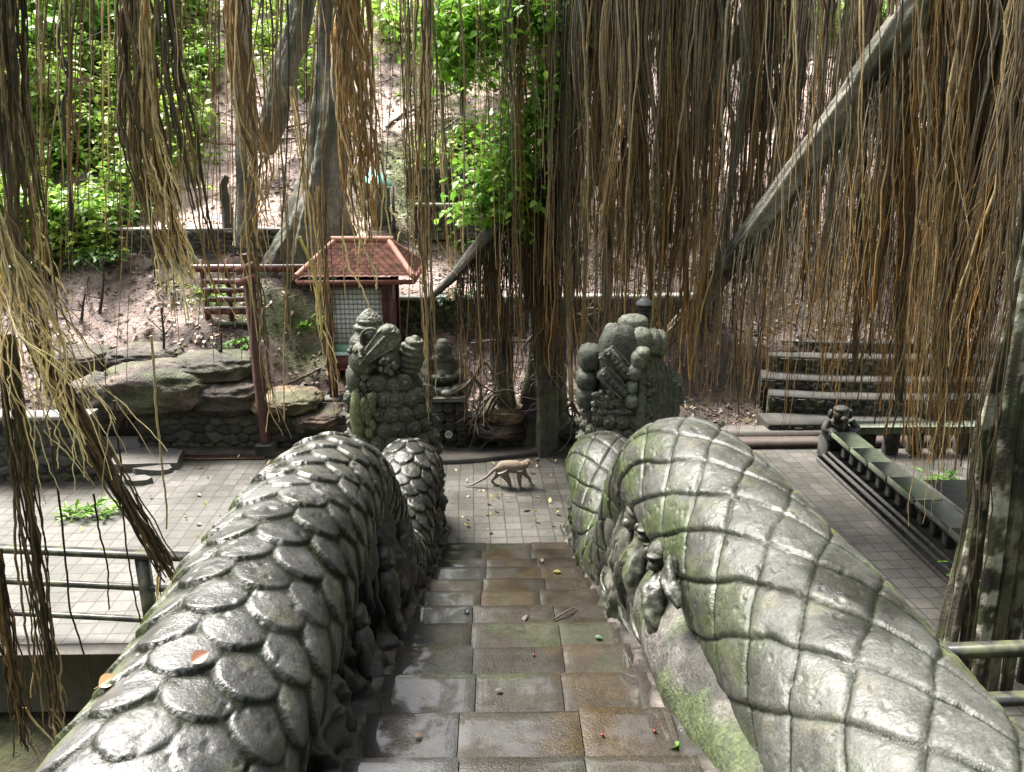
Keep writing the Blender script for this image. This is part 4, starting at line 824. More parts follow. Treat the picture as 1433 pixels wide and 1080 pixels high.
    # turquoise sheet roof up the hill
    c = W(518, 246, 16.3); root = empty('small_shelter', tuple(c), 'little shelter with a turquoise sheet roof on the hillside behind the shrine', 'shelter')
    a0, a1, b0, b1 = W(509, 256, 16.2), W(549, 258, 16.2), W(514, 232, 16.7), W(526, 236, 16.7); m = MB(); m.add([a0, a1, b1, b0, a0 - [0, 0, .03], a1 - [0, 0, .03], b1 - [0, 0, .03], b0 - [0, 0, .03]], [[0, 1, 2, 3], [4, 7, 6, 5], [0, 4, 5, 1], [1, 5, 6, 2], [2, 6, 7, 3], [3, 7, 4, 0]]); m.build('roof', M['teal'], root, smooth=False)
    for p in (a0, a1, b0, b1): m = MB(); m.box((p[0] - .03, p[1] - .03, 3.0), (p[0] + .03, p[1] + .03, p[2] - .03), (.06, .05, .04)); m.build('post', M['wood'], root, smooth=False)
    m = MB(); m.box((a0[0] + .08, 16.32, 3.0), (a1[0] - .08, 16.4, a0[2] - .1), (.08, .10, .07)); m.build('wall', M['wood'], root, smooth=False)
    # drain grates
    for x0, x1, py, lab in ((252, 372, 641, 'rusty slotted drain grate in front of the left retaining wall'), (612, 664, 637, 'rusty slotted drain grate between the left serpent head and the kerb')):
        a = Wz(x0, py, .0); b = Wz(x1, py, .0); root = empty('drain_grate', ((a[0] + b[0]) / 2, a[1], 0), lab, 'drain')
        m = MB(); m.box((a[0], a[1] - .09, .004), (b[0], a[1] + .09, .012), (.02, .014, .01)); m.build('channel', M['wood'], root, smooth=False)
        m = MB(); m.box((a[0], a[1] - .1, .012), (b[0], a[1] - .08, .03), (.10, .05, .03)); m.box((a[0], a[1] + .08, .012), (b[0], a[1] + .1, .03), (.10, .05, .03))
        x = a[0]
        while x < b[0]: m.box((x, a[1] - .08, .012), (x + .018, a[1] + .08, .026), (.12, .055, .035)); x += .05
        m.build('bars', M['wood'], root, smooth=False)
statue_and_co()

# ------------------------------------------------------------------ rocks
def rocks():
    spec = [(225, 600 - 60, 11.95, 150, 62, 'broad pale boulder ledge above the left retaining wall', (.27, .21, .175)), (150, 560, 11.9, 90, 70, 'rounded brown boulder beside the planter wall', (.22, .17, .14)), (300, 515, 12.2, 110, 40, 'flat mossy boulder slab on the left bank', (.16, .15, .10)),
            (205, 500, 12.7, 90, 34, 'low grey ledge rock behind the pale boulder', (.26, .215, .18)), (325, 552, 11.95, 90, 46, 'dark overhanging rock left of the timber post', (.12, .10, .08)), (400, 560, 11.95, 90, 26, 'flat sandy stone right of the timber post', (.42, .31, .19)),
            (445, 582, 11.85, 60, 22, 'reddish earth boulder beside the shrine plinth', (.22, .15, .12)), (705, 575, 11.95, 60, 34, 'ochre boulder among bare roots behind the monkey', (.34, .24, .13)), (700, 596, 11.9, 70, 26, 'reddish-brown boulder under the ochre boulder', (.17, .12, .10)), (790, 595, 11.95, 60, 26, 'dark rock behind the right serpent', (.10, .085, .065)), (110, 505, 12.6, 90, 36, 'mossy hump of rock at the far left bank', (.17, .14, .11))]
    for k, (px, py, D, w, h, lab, col) in enumerate(spec):
        c = W(px, py, D); zc = D * .96 + (4.5 - c[2]) * .284; rx = w / 2 / FPX * zc; rz = h / 2 / FPX * zc
        m = MB(); dd = lambda N: .42 * (ridged(N * 1.9 + k * 3, 5, k) - .6) + .10 * (ridged(N * 6 + k, 3, 2) - .5)
        nu, nv = 70, 46
        m.ball(c, (rx, .34 + rx * .25, rz), (1, 1, 1), nu, nv, dd, power=.75); V = m.v[0]; g = fbm(V * 3, 4, k + 40)
        cc = mix(np.array(col) * .2, np.array(col) * .72, sst(.35, .62, g)); cc = mix(cc, (.075, .10, .035), sst(.52, .64, fbm(V * 2.3, 4, k + 60)) * .7); m.c[0] = cc
        o = m.build('boulder', M['rock'], origin=c); tag(o, lab, 'rock', 'boulders on the bank')
    # broken slabs on the left plaza
    r = random.Random(3)
    for k, (px, py, sx, sy, h, lab) in enumerate(((205, 648, .62, .42, .12, 'large broken concrete slab lying at the foot of the left wall'), (194, 675, .2, .1, .07, 'small pale stone chunk in front of the broken slab'), (215, 660, .3, .12, .08, 'dark-edged slab fragment beside the broken slab'))):
        c = Wz(px, py, 0); m = MB(); a = np.linspace(0, 2 * np.pi, 11, endpoint=False); rr = np.array([r.uniform(.75, 1.1) for _ in a]); T = np.stack([c[0] + sx * rr * np.cos(a), c[1] + sy * rr * np.sin(a), 0 * a + h], -1); Bm = T.copy(); Bm[:, 2] = 0; Bm[:, :2] += (T[:, :2] - c[:2]) * .06
        T[:, 2] += np.array([r.uniform(-.02, .02) for _ in a]); m.grid(np.stack([Bm, T], 1), (.13, .125, .11), close_u=True); m.add(np.vstack([T, [[c[0], c[1], h + .01]]]), T=[[i, (i + 1) % 11, 11] for i in range(11)], col=(.15, .14, .127))
        tag(m.build('stone_slab', M['concrete'], origin=c, smooth=False), lab, 'slab', 'broken slabs by the left wall')
rocks()

# ------------------------------------------------------------------ trees
_gx, _gy = np.arange(-34, 34.05, .1), np.arange(11.6, 46.05, .1)
_HG = hill_z(*np.meshgrid(_gx, _gy, indexing='ij')); _DD = np.arange(11.8, 45, .03)
def hill_fast(x, y): return _HG[np.clip(((np.asarray(x) + 34) / .1 + .5).astype(int), 0, len(_gx) - 1), np.clip(((np.asarray(y) - 11.6) / .1 + .5).astype(int), 0, len(_gy) - 1)]
def onhill(px, py, d0=11.8):
    d = ray(px, py); D = _DD[_DD >= d0]; P = np.array([0, 0, CAM_H]) + d * (D / d[1])[:, None]; hit = P[:, 2] < hill_fast(P[:, 0], P[:, 1])
    return P[np.argmax(hit)] if hit.any() else P[-1]
BARK = lambda P, a, b, s=0: mix(a, b, sst(.35, .62, fbm(P * np.array([3, 3, 1.2]), 5, s)))
def trunk_mesh(m, pts, rad, c0, c1, seed=0, sides=40, flute=.12, n=None, lich=None, moss=.5):
    n = n or max(24, int(len(pts) * 26)); P = crom(pts, n); rr = np.interp(np.linspace(0, 1, n), np.linspace(0, 1, len(rad)), rad)
    r = np.random.default_rng(seed); ph = r.uniform(0, 6.28, 5); fr = np.array([3, 4, 6, 9, 13])
    def disp(t, th):
        o = 1
        for k in range(5): o = o + flute * (.9 / (1 + .5 * k)) * np.sin(fr[k] * th + ph[k] + 2.2 * np.sin(t * (3 + k) + ph[k]))
        Q = np.stack([np.cos(th) * 2 + 0 * t, np.sin(th) * 2 + 0 * t, t * n * .22 + 0 * th], -1); return o + .22 * (fbm(Q * np.array([1.6, 1.6, .9]), 4, seed) - .5)
    i0 = m.n; m.tube(P, rr, sides, (1, 1, 1), disp=disp)
    for j in range(len(m.v)):
        pass
    # colour
    k = len(m.v) - 1
    off = m.n
    for j in range(len(m.v) - 1, -1, -1):
        off -= len(m.v[j])
        if off < i0: break
        V = m.v[j]; c = BARK(V, c0, c1, seed); c = mix(c, (.075, .10, .03), sst(.5, .66, fbm(V * 2.6, 4, seed + 3)) * moss)
        if lich is not None: c = mix(c, lich, sst(.54, .6, fbm(V * np.array([9, 9, 6]), 4, seed + 5)))
        m.c[j] = c
    return P
def tree(name, label, pts, rad, c0, c1, seed, group=None, cat='tree', **k):
    root = empty(name, tuple(pts[0]), label, cat, group); m = MB(); P = trunk_mesh(m, pts, rad, c0, c1, seed, **k); m.build('trunk', M['bark'], root); return root, P
px = lambda D, *pp: [W(x, y, D if np.isscalar(D) else D[i]) for i, (x, y) in enumerate(pp)]
GREY0, GREY1 = (.07, .066, .055), (.21, .20, .165)
# buttressed tree behind the shrine
rt, P = tree('banyan_tree', 'grey-green tree with a broad sloping buttress left of the shrine roof', px(14.9, (428, 385), (436, 330), (452, 250), (462, 160), (470, 60), (478, -60)), [.62, .5, .33, .26, .25, .25], GREY0, GREY1, 3, flute=.16)
for k, (a, b) in enumerate((((372, 372), (425, 300)), ((400, 385), (442, 270)), ((500, 370), (462, 250)))):
    m = MB(); trunk_mesh(m, [onhill(*a) - [0, 0, .3], (onhill(*a) + W(*b, 14.8)) / 2 + [0, -.05, -.12], W(*b, 14.85), W(b[0] + 12, b[1] - 70, 14.9)], [.24, .2, .15, .06], GREY0, GREY1, 10 + k); m.build('buttress', M['bark'], rt)
tree('leaning_tree', 'dark leaning tree trunk high on the slope left of centre', px((16.5, 16.3, 16.2, 16.2, 16.2), (366, 205), (385, 160), (402, 90), (418, 40), (432, -50)), [.26, .23, .22, .22, .22], (.06, .05, .042), (.17, .15, .125), 4)
tree('tree', 'pale straight tree trunk standing behind a hanging root bundle on the left slope', px(14.0, (343, 345), (345, 240), (342, 130), (336, 40), (330, -50)), [.2, .17, .16, .16, .16], (.10, .095, .075), (.34, .31, .25), 5, moss=.35)
tree('tree', 'pale smooth tree trunk behind the leafy limb at upper centre', px(18.0, (775, 175), (783, 90), (788, -40)), [.22, .2, .2], (.22, .2, .16), (.42, .4, .33), 6, moss=.2)
tree('tree', 'slim dark tree trunk beside the pale path at top left', px(22.0, (296, 62), (293, 20), (290, -40)), [.09, .08, .08], (.05, .045, .04), (.12, .11, .09), 7)
tree('tree', 'thin grey tree trunk at the top right between hanging roots', px(18.5, (1215, 75), (1205, 20), (1196, -40)), [.13, .12, .12], (.1, .09, .08), (.24, .22, .18), 8)
tree('tree_stump', 'short dark broken stump on the left slope above the terrace wall', [onhill(318, 328) - [0, 0, .2]] + px(14.9, (317, 290), (313, 262), (318, 246)), [.12, .1, .08, .05], (.04, .035, .03), (.10, .09, .07), 9, cat='stump')
# the fig whose limb comes down to the left at centre
fig, FIGP = tree('fig_tree', 'dark fig limb slanting down left from upper centre, wrapped in leafy vines', px((11.2, 11.25, 11.3, 11.4, 11.5, 11.6, 11.7, 11.75), (604, 416), (640, 380), (690, 322), (738, 268), (775, 195), (806, 118), (838, 58), (868, -50)), [.035, .09, .12, .15, .17, .17, .18, .2], (.03, .027, .023), (.11, .10, .085), 12, flute=.15)
for k, (pp, rad) in enumerate(((((842, 62), (830, 110), (800, 150), (778, 210)), [.1, .07, .06, .03]), (((838, 70), (810, 78), (790, 98), (770, 140)), [.08, .05, .04, .02]), (((845, 75), (846, 130), (835, 190), (838, 260)), [.1, .08, .07, .05]), (((820, 100), (790, 120), (760, 175), (742, 205)), [.07, .05, .04, .02]))):
    m = MB(); trunk_mesh(m, px(11.35, *pp), rad, (.028, .025, .022), (.09, .08, .07), 30 + k, sides=16); m.build('limb', M['bark'], fig)
m = MB(); trunk_mesh(m, px(11.75, (760, 650), (765, 520), (758, 420), (745, 330), (750, 265)), [.42, .3, .26, .24, .2], (.022, .02, .017), (.075, .066, .055), 40, flute=.2); m.build('trunk', M['bark'], fig)
m = MB(); trunk_mesh(m, px(11.75, (712, 660), (702, 470), (690, 400), (692, 330)), [.2, .16, .13, .1], (.025, .022, .018), (.08, .07, .055), 41, flute=.2); m.build('prop_root', M['bark'], fig)
tree('banyan_limb', 'thick pale grey limb slanting down from upper right through the curtain of roots', px((11.3, 10.4, 9.6, 8.9, 8.5, 8.2, 7.9, 7.6), (930, 478), (990, 410), (1030, 355), (1085, 283), (1140, 210), (1195, 137), (1245, 68), (1332, -50)), [.10, .12, .135, .15, .165, .175, .18, .19], (.05, .047, .038), (.33, .315, .26), 13, flute=.13, moss=.4, sides=56)
tree('banyan_limb', 'short dark limb crossing the top edge right of centre', px(10.9, (975, 150), (1002, 98), (1040, 48), (1090, -50)), [.04, .12, .17, .2], (.05, .045, .04), (.2, .19, .16), 14)
tree('banyan_limb', 'thin pale limb running parallel above the dark limb near the top', px(11.3, (1030, 110), (1062, 60), (1110, -50)), [.03, .06, .08], (.12, .11, .09), (.3, .28, .24), 15)

# ------------------------------------------------------------------ roots
C_DK, C_BR, C_TN, C_GY, C_OR, C_CR = map(np.array, ((.026, .0195, .012), (.125, .088, .043), (.42, .32, .165), (.28, .26, .185), (.40, .225, .07), (.78, .64, .33)))
def hang(m, top, bot, r0, r1, c0, c1, rnd, wob=.05, sides=4, kink=.010):
    """one aerial root from top to bottom"""
    top = np.asarray(top, float); bot = np.asarray(bot, float); L = np.linalg.norm(top - bot); n = max(8, int(L / .19)); t = np.linspace(0, 1, n)[:, None]
    P = top + (bot - top) * t; f = rnd.uniform(.5, 1.3); ph = rnd.uniform(0, 6.28, 4)
    P[:, 0] += wob * (np.sin(t[:, 0] * L * f + ph[0]) + .5 * np.sin(t[:, 0] * L * f * 2.3 + ph[1])) * np.minimum(1, t[:, 0] * 4)
    P[:, 1] += wob * (np.sin(t[:, 0] * L * f * .9 + ph[2]) + .5 * np.sin(t[:, 0] * L * f * 2.1 + ph[3])) * np.minimum(1, t[:, 0] * 4)
    P[:, :2] += rnd.normal(0, kink, (n, 2))
    c = c0 + (c1 - c0) * (t ** 2.2); c = c * (1 + rnd.uniform(-.15, .15, (n, 1)))
    m.tube(P, r0 + (r1 - r0) * t[:, 0], sides, c, cap=False); return P
cur_x = [600, 660, 720, 780, 860, 950, 1020, 1100, 1180, 1250, 1340, 1440, 1520]
cur_D = [11.7, 11.6, 11.4, 11.0, 10.6, 10.3, 10.0, 9.6, 8.9, 8.2, 7.4, 6.7, 6.3]
cur_b = [470, 520, 540, 530, 520, 545, 565, 560, 575, 610, 660, 600, 560]
cur_w = [.05, .09, .18, .65, .9, .95, .8, .42, .55, 1.0, 1.05, .9, .6]
def curtain():
    rnd = np.random.default_rng(21); stuff = MB(); singles = []
    dens = np.array(cur_w); xs = np.arange(600, 1520); w = np.interp(xs, cur_x, dens); w /= w.sum()
    def end_y(x):
        yb = np.interp(x, cur_x, cur_b); return yb * (1 - .5 * rnd.random() ** 1.8) + rnd.normal(0, 18)
    TONE = (C_BR, C_TN, C_GY, C_DK, C_GY * .7, C_TN * .7, C_OR * .6)
    for i in range(265):                              # clumps: strands that share a path, fuse and end ragged
        x = rnd.choice(xs, p=w); D = np.interp(x, cur_x, cur_D) + rnd.normal(0, .35); y = end_y(x)
        if 1255 < x < 1335 and rnd.random() < .45: y = rnd.normal(650, 28); D = 7.6 + rnd.normal(0, .12)
        B = W(x, y, D); B[2] = max(B[2], .25 if D < 11.6 else hill_fast(B[0], B[1])); T = B.copy(); T[2] = 4.5 + D * .30 + rnd.uniform(0, .4); T[:2] += rnd.normal(0, .12 if rnd.random() < .8 else .4, 2)
        L = T[2] - B[2]; n = max(12, int(L / .16)); t = np.linspace(0, 1, n); tone = TONE[rnd.integers(len(TONE))] * rnd.uniform(.55, 1.35); low = (C_OR, C_TN, C_BR, C_OR)[rnd.integers(4)] * rnd.uniform(.5, 1.3)
        ph = rnd.uniform(0, 6.28, 4); f = rnd.uniform(.4, 1.1); a = rnd.uniform(.03, .11); cen = T + (B - T) * t[:, None]; cen[:, 0] += a * np.sin(t * L * f + ph[0]) + .4 * a * np.sin(t * L * f * 2.7 + ph[1]); cen[:, 1] += a * np.sin(t * L * f + ph[2])
        k = rnd.integers(4, 13); sp = rnd.uniform(.015, .06) * D / 9; squeeze = 1 - .6 * np.exp(-((t - rnd.uniform(.3, .9)) / .15) ** 2)
        if rnd.random() < .30: stuff.tube(cen[: int(n * rnd.uniform(.6, .95))], np.linspace(1, .5, n)[: int(n * .95)][: len(cen[: int(n * .95)])][0] * rnd.uniform(.012, .028), 6, tone * .8, cap=False)
        for q in range(k):
            e = int(n * rnd.uniform(.72, 1.0)); o = rnd.normal(0, sp, 2); tw = rnd.normal(0, 1.6); an = tw * t; ox = (o[0] * np.cos(an) - o[1] * np.sin(an)) * squeeze; oy = (o[0] * np.sin(an) + o[1] * np.cos(an)) * squeeze
            P = cen.copy(); P[:, 0] += ox; P[:, 1] += oy; P = P[:e] + np.cumsum(rnd.normal(0, .0045, (e, 3)) * [1, 1, .3], 0); r = rnd.uniform(.0035, .0095) * D / 10; tt = t[:e, None]
            cc = (tone * rnd.uniform(.7, 1.3)) * (1 - tt ** 2.2) + (low * rnd.uniform(.7, 1.4)) * tt ** 2.2; stuff.tube(P, np.linspace(r * 1.15, r * .5, e), 4, cc * (1 + rnd.uniform(-.2, .2, (e, 1))), cap=False)
            for u in range(rnd.integers(0, 4)):       # frayed side tips
                i0 = rnd.integers(int(e * .55), e); a0 = P[i0]; b0 = a0 + [rnd.normal(0, .09), rnd.normal(0, .06), -rnd.uniform(.1, .55)]; hang(stuff, a0, b0, r * .55, r * .25, low * 1.1, low * rnd.uniform(1., 1.7), rnd, wob=.02, sides=3)
    for i in range(900):                              # lone strands between the clumps
        x = rnd.choice(xs, p=w); D = np.interp(x, cur_x, cur_D) + rnd.normal(0, .4); y = end_y(x)
        if 1060 < x < 1200 and rnd.random() < .3: y *= .8
        B = W(x, y, D); B[2] = max(B[2], .15 if D < 11.6 else hill_fast(B[0], B[1])); T = B.copy(); T[2] = 4.5 + D * .30 + rnd.uniform(0, .5); T[:2] += rnd.normal(0, .10 if rnd.random() < .8 else .5, 2)
        base = TONE[rnd.integers(len(TONE))] * rnd.uniform(.4, 1.5); low = (C_OR, C_BR, C_TN, C_OR, C_DK)[rnd.integers(5)] * rnd.uniform(.4, 1.6)
        if i < 232: m = MB(); r = rnd.uniform(.009, .020); hang(m, T, B, r * 1.15, r * .5, base, low, rnd, sides=6, wob=rnd.uniform(.03, .09)); singles.append((m, B, x))
        else: r = rnd.uniform(.003, .008) * D / 10; hang(stuff, T, B, r * 1.1, r * .5, base, low, rnd, wob=rnd.uniform(.02, .08) if rnd.random() < .85 else .14, sides=3)
    for i in range(420):                              # dark fringe below the fig limb
        x = rnd.uniform(640, 812); y0 = np.interp(x, [640, 690, 738, 775, 812], [384, 325, 270, 200, 130]); D = rnd.uniform(11.05, 11.6); B = W(x + rnd.normal(0, 3), rnd.uniform(400, 545), D); B[2] = max(B[2], .05); hang(stuff, W(x, y0 + 6, D), B, rnd.uniform(.004, .010), .004, C_DK * rnd.uniform(.8, 2.2), (C_BR, C_OR, C_DK)[rnd.integers(3)] * rnd.uniform(.5, 1.1), rnd, sides=3)
    for i in range(30):                               # strands hanging in front of the slanting limb
        x = rnd.uniform(1070, 1300); D = rnd.uniform(7.1, 7.6); hang(stuff, W(x + rnd.normal(0, 12), -60, D), W(x, rnd.uniform(200, 520), D), rnd.uniform(.004, .011), .004, TONE[rnd.integers(len(TONE))] * rnd.uniform(.6, 1.3), C_OR * rnd.uniform(.5, 1.3), rnd, sides=4, wob=.06)
    for i in range(150):                              # roots let down from the slanting limb
        t = rnd.random(); q = np.array([np.interp(t, [0, .5, 1], [1030, 1140, 1250]), np.interp(t, [0, .5, 1], [350, 222, 70])]); D = np.interp(t, [0, .5, 1], [9.35, 8.5, 7.9]) - rnd.uniform(0, .12); T = W(q[0] + rnd.normal(0, 4), q[1] + rnd.normal(0, 8), D); B = T.copy(); B[2] = max(.6, T[2] - rnd.uniform(.5, 3.2)); hang(stuff, T, B, rnd.uniform(.004, .009), .003, C_GY * rnd.uniform(.5, 1.2), C_OR * rnd.uniform(.5, 1.2), rnd, sides=3)
    tag(stuff.build('hanging_roots', M['root']), kind='stuff')
    for m, B, x in singles:
        o = m.build('aerial_root', M['root'], origin=B); tag(o, 'single brown aerial root strand hanging within the dense curtain on the right', 'aerial root', 'aerial roots in the right curtain')
curtain()
def pillars():
    data = [((796, -40), (792, 240), (800, 560), 11.0, .05, 'slim tan aerial root pillar at the left edge of the right curtain', C_TN), ((862, -40), (856, 200), (848, 470), 10.9, .085, 'thick grey aerial root pillar behind the right serpent head', C_GY), ((905, -40), (900, 160), (912, 440), 10.7, .05, 'grey-brown aerial root pillar above the garden lantern', C_GY * .8),
            ((1212, -40), (1208, 200), (1196, 520), 9.0, .045, 'brown aerial root pillar in front of the slanting pale limb', C_BR * 1.2), ((1262, -40), (1266, 220), (1258, 560), 8.5, .06, 'dark aerial root pillar right of the slanting pale limb', C_DK * 1.6), ((962, -40), (956, 200), (966, 530), 10.6, .035, 'thin orange-brown aerial root pillar in the middle of the curtain', C_OR * .8)]
    for a, b, c, D, r, lab, col in data:
        rt, P = tree('root_pillar', lab, px(D, c, b, a), [r * .7, r, r * 1.2], col * .6, col * 1.3, int(a[0]), cat='root pillar', sides=14, moss=.2)
    tree('banyan_limb', 'pale lichen-streaked trunk standing behind roots at the right edge', px(7.9, (1306, 520), (1326, 400), (1345, 280), (1360, 190), (1382, 90), (1400, -60)), [.03, .06, .09, .11, .12, .13], (.10, .095, .07), (.33, .31, .23), 51, moss=.5, lich=np.array((.36, .35, .27)))
    root = empty('strangler_trunk', tuple(W(1370, 920, 5.7)), 'cluster of fused leaning root columns with white lichen at the lower right edge', 'tree')
    rr = np.random.default_rng(4)
    for k, (xb, xt, r, D) in enumerate(((1318, 1420, .045, 5.9), (1334, 1428, .05, 5.75), (1328, 1432, .03, 6.05), (1352, 1440, .04, 5.8), (1376, 1436, .062, 5.6), (1366, 1450, .03, 5.9), (1393, 1458, .045, 5.55), (1408, 1480, .035, 5.9), (1420, 1474, .04, 5.6), (1440, 1500, .05, 5.8), (1456, 1515, .06, 5.9))):
        pts = px(D, (xb - 14, 1010), (xb, 900), (xb + (xt - xb) * .33, 740), (xb + (xt - xb) * .62, 590), (xt, 440), (xt + 25, 250), (xt + 45, -60))
        pts[0][2] = -.7
        for q in pts[1:-1]: q[:2] += rr.normal(0, .02, 2)
        m = MB(); trunk_mesh(m, pts, [r * 1.2, r, r, r * .95, r, r, r], (.025, .021, .014), (.10, .086, .055), 60 + k, sides=20, flute=.18, moss=.5, lich=np.array((.40, .39, .30)) if k in (1, 4) else np.array((.15, .14, .09))); m.build('root_column', M['bark'], root)
    m = MB()
    for k in range(26):
        x = rr.uniform(1335, 1470); D = rr.uniform(5.5, 6.1); hang(m, W(x + 90, -30, D), W(x, rr.uniform(700, 960), D), .008, .006, C_BR * rr.uniform(.5, 1.4), C_DK * 1.5, rr, sides=4)
    m.build('clinging_roots', M['root'], root)
pillars()

def bundle(label, keys, D, widths, n, cols, tips=0, tipcol=C_CR, seed=1, r=(.006, .013), spread=.0, endr=(.55, 1.0), tipdir=(.5, -1)):
    """a hanging rope of intertwined roots following pixel keypoints"""
    rnd = np.random.default_rng(seed); K = np.array(px(D, *keys)); Dm = D if np.isscalar(D) else float(np.mean(D)); n = int(n * .72); N = max(40, int(np.linalg.norm(np.diff(K, axis=0), axis=1).sum() / .05)); C = crom(K, N); t = np.linspace(0, 1, N)
    wd = np.interp(t, np.linspace(0, 1, len(widths)), widths) / 2 / FPX * (Dm * .98); root = empty('aerial_root_bundle', tuple(C[-1]), label, 'root bundle', 'rope-like root bundles'); m = MB(); tp = MB()
    for k in range(n):
        e = rnd.uniform(*endr); ne = max(8, int(N * e)); s0 = 0 if rnd.random() < .8 else rnd.integers(0, max(1, ne // 2)); i = np.arange(s0, ne)
        if len(i) < 6: continue
        ph = rnd.uniform(0, 6.28) + rnd.uniform(-2.2, 2.2) * t[i] * 2; q = np.sqrt(rnd.random()) * (1 + .15 * np.sin(t[i] * rnd.uniform(4, 14) + k)); rr_ = wd[i] * q
        P = C[i].copy(); P[:, 0] += rr_ * np.cos(ph); P[:, 1] += rr_ * np.sin(ph); P += np.cumsum(rnd.normal(0, .0042, P.shape), 0) + .005 * np.sin(np.linspace(0, rnd.uniform(12, 40), len(i)))[:, None] * rnd.normal(0, 1, 3)
        c0 = cols[int(rnd.random() * len(cols))] * rnd.uniform(.6, 1.3); c1 = cols[int(rnd.random() * len(cols))] * rnd.uniform(.7, 1.5); ra = rnd.uniform(*r); tt = np.linspace(0, 1, len(i))[:, None]
        m.tube(P, np.linspace(ra, ra * .6, len(i)), 5, (c0 + (c1 - c0) * tt ** 1.5) * (1 + rnd.uniform(-.2, .2, (len(i), 1))), cap=False)
        if rnd.random() < tips:
            L = rnd.uniform(.15, .55); n2 = 12; d = np.array([tipdir[0] * rnd.normal(.6, .6), rnd.normal(0, .15), tipdir[1]]); d /= np.linalg.norm(d); s = np.linspace(0, 1, n2)[:, None]
            Q = P[-1] + d * L * s + np.array([0, 0, -.12]) * s ** 2 + np.cumsum(rnd.normal(0, .006, (n2, 3)), 0) * (s > .05); tp.tube(Q, np.linspace(ra * .75, ra * .45, n2), 5, c1 + (tipcol * rnd.uniform(.7, 1.2) - c1) * np.minimum(1, s * 2.5))
    m.build('root_strands', M['root'], root)
    if tp.n: tp.build('root_tips', M['root'], root)
    return root
BRN = [C_BR, C_DK, C_TN, C_BR * .7, C_BR * 1.2]; ORG = [C_OR, C_TN, C_BR, C_OR * .8, C_TN * 1.2]; DRK = [C_DK, C_DK * 1.4, C_BR, C_BR * .6]
bundle('dark brown root bundle hanging from the top left corner', ((8, -60), (14, 90), (28, 230), (46, 400), (66, 560)), 5.3, [34, 38, 46, 60, 40], 46, BRN, .5, seed=2, tipdir=(.6, -1))
bundle('fan of pale yellow young root tips at the far left edge', ((-30, 260), (0, 340), (30, 420), (60, 500), (92, 590)), 4.9, [26, 40, 90, 150, 110], 62, [C_CR, C_TN * 1.3, C_CR * .8, C_BR], .9, seed=3, endr=(.5, 1.), tipdir=(.6, -1), r=(.004, .008))
bundle('heaviest brown root bundle, left of the pale path at upper left', ((192, -60), (196, 80), (204, 190), (222, 290), (244, 390)), 7.2, [46, 56, 60, 50, 40], 75, BRN, .5, C_CR * .8, seed=4, r=(.008, .016), tipdir=(.35, -1))
bundle('narrow dark root bundle just right of the heaviest brown one', ((222, -60), (240, 90), (262, 200), (280, 300), (300, 380)), 7.0, [20, 24, 26, 24, 18], 22, DRK + [C_OR * .6], .3, C_OR, seed=5, r=(.009, .016))
bundle('golden-brown frayed root bundle ending beside the left bundle pair', ((200, -60), (206, 120), (215, 220), (235, 310), (258, 385)), 7.05, [10, 14, 26, 40, 50], 30, [C_TN, C_CR * .8, C_OR], .8, seed=55, tipdir=(.6, -1), endr=(.6, 1.))
bundle('reddish-brown root bundle in front of the pale straight trunk', ((322, -60), (334, 60), (350, 170), (366, 225), (352, 300), (335, 350)), 8.0, [22, 30, 34, 40, 36, 20], 40, BRN + ORG, .6, C_TN * 1.2, seed=6, tipdir=(.2, -1))
bundle('thick orange-brown root bundle hanging above the shrine roof', ((490, -60), (494, 80), (502, 190), (508, 270), (516, 345)), 8.2, [44, 52, 56, 58, 30], 80, ORG + [C_BR], .5, C_CR * .9, seed=7, r=(.008, .015), tipdir=(.3, -1))
bundle('long slim root bundle hanging past the ear of the left serpent', ((592, -60), (590, 120), (594, 300), (600, 440), (606, 588)), 8.7, [20, 20, 20, 18, 14], 26, BRN + ORG, .2, seed=8, endr=(.75, 1.))
bundle('slim root bundle between the shrine and the long slim bundle', ((566, -60), (568, 120), (574, 260), (584, 420)), 9.4, [16, 20, 18, 14], 18, BRN + [C_GY], .2, seed=9)
bundle('dark slanting root bundle leaning down to the left serpent', ((48, 470), (95, 560), (150, 655), (205, 745), (246, 812)), 5.6, [36, 30, 26, 26, 28], 44, DRK + [C_OR * .5], .1, seed=10, endr=(.9, 1.), r=(.008, .014))
bundle('dark upright root bundle in front of the left railing', ((6, 470), (22, 620), (42, 780), (58, 900), (72, 1040)), 4.9, [26, 34, 36, 40, 30], 40, DRK + [C_TN * .6], .4, C_TN, seed=11, endr=(.75, 1.), tipdir=(.4, -1))
bundle('short root bundle cut by the left edge below the railing', ((-8, 770), (6, 860), (18, 950), (34, 1060)), 4.7, [22, 26, 26, 20], 24, DRK + [C_OR * .6], .3, C_TN, seed=12, endr=(.75, 1.))
bundle('dense golden root tuft reaching furthest down over the balustrade', ((1335, -60), (1322, 240), (1312, 380), (1302, 520), (1300, 680)), 7.5, [40, 46, 56, 70, 56], 90, ORG + [C_TN], .6, C_TN * 1.4, seed=13, endr=(.6, 1.), tipdir=(.2, -1), r=(.004, .008))
bundle('greyish root bundle left of centre over the curved wall', ((596, -60), (602, 120), (604, 260), (612, 350)), 10.2, [14, 16, 16, 12], 16, [C_GY, C_BR, C_TN * .8], .2, seed=14)
bundle('ragged brown root bundle in front of the timber post', ((352, 330), (362, 420), (372, 520), (380, 580)), 9.8, [18, 22, 16, 8], 16, BRN, .4, C_TN, seed=15)
bundle('pale twisted root bundle hanging left of the shrine post', ((404, 120), (425, 230), (438, 330), (446, 470)), 9.0, [14, 12, 9, 6], 7, [C_CR * .7, C_TN], .5, C_CR, seed=16, endr=(.8, 1.))
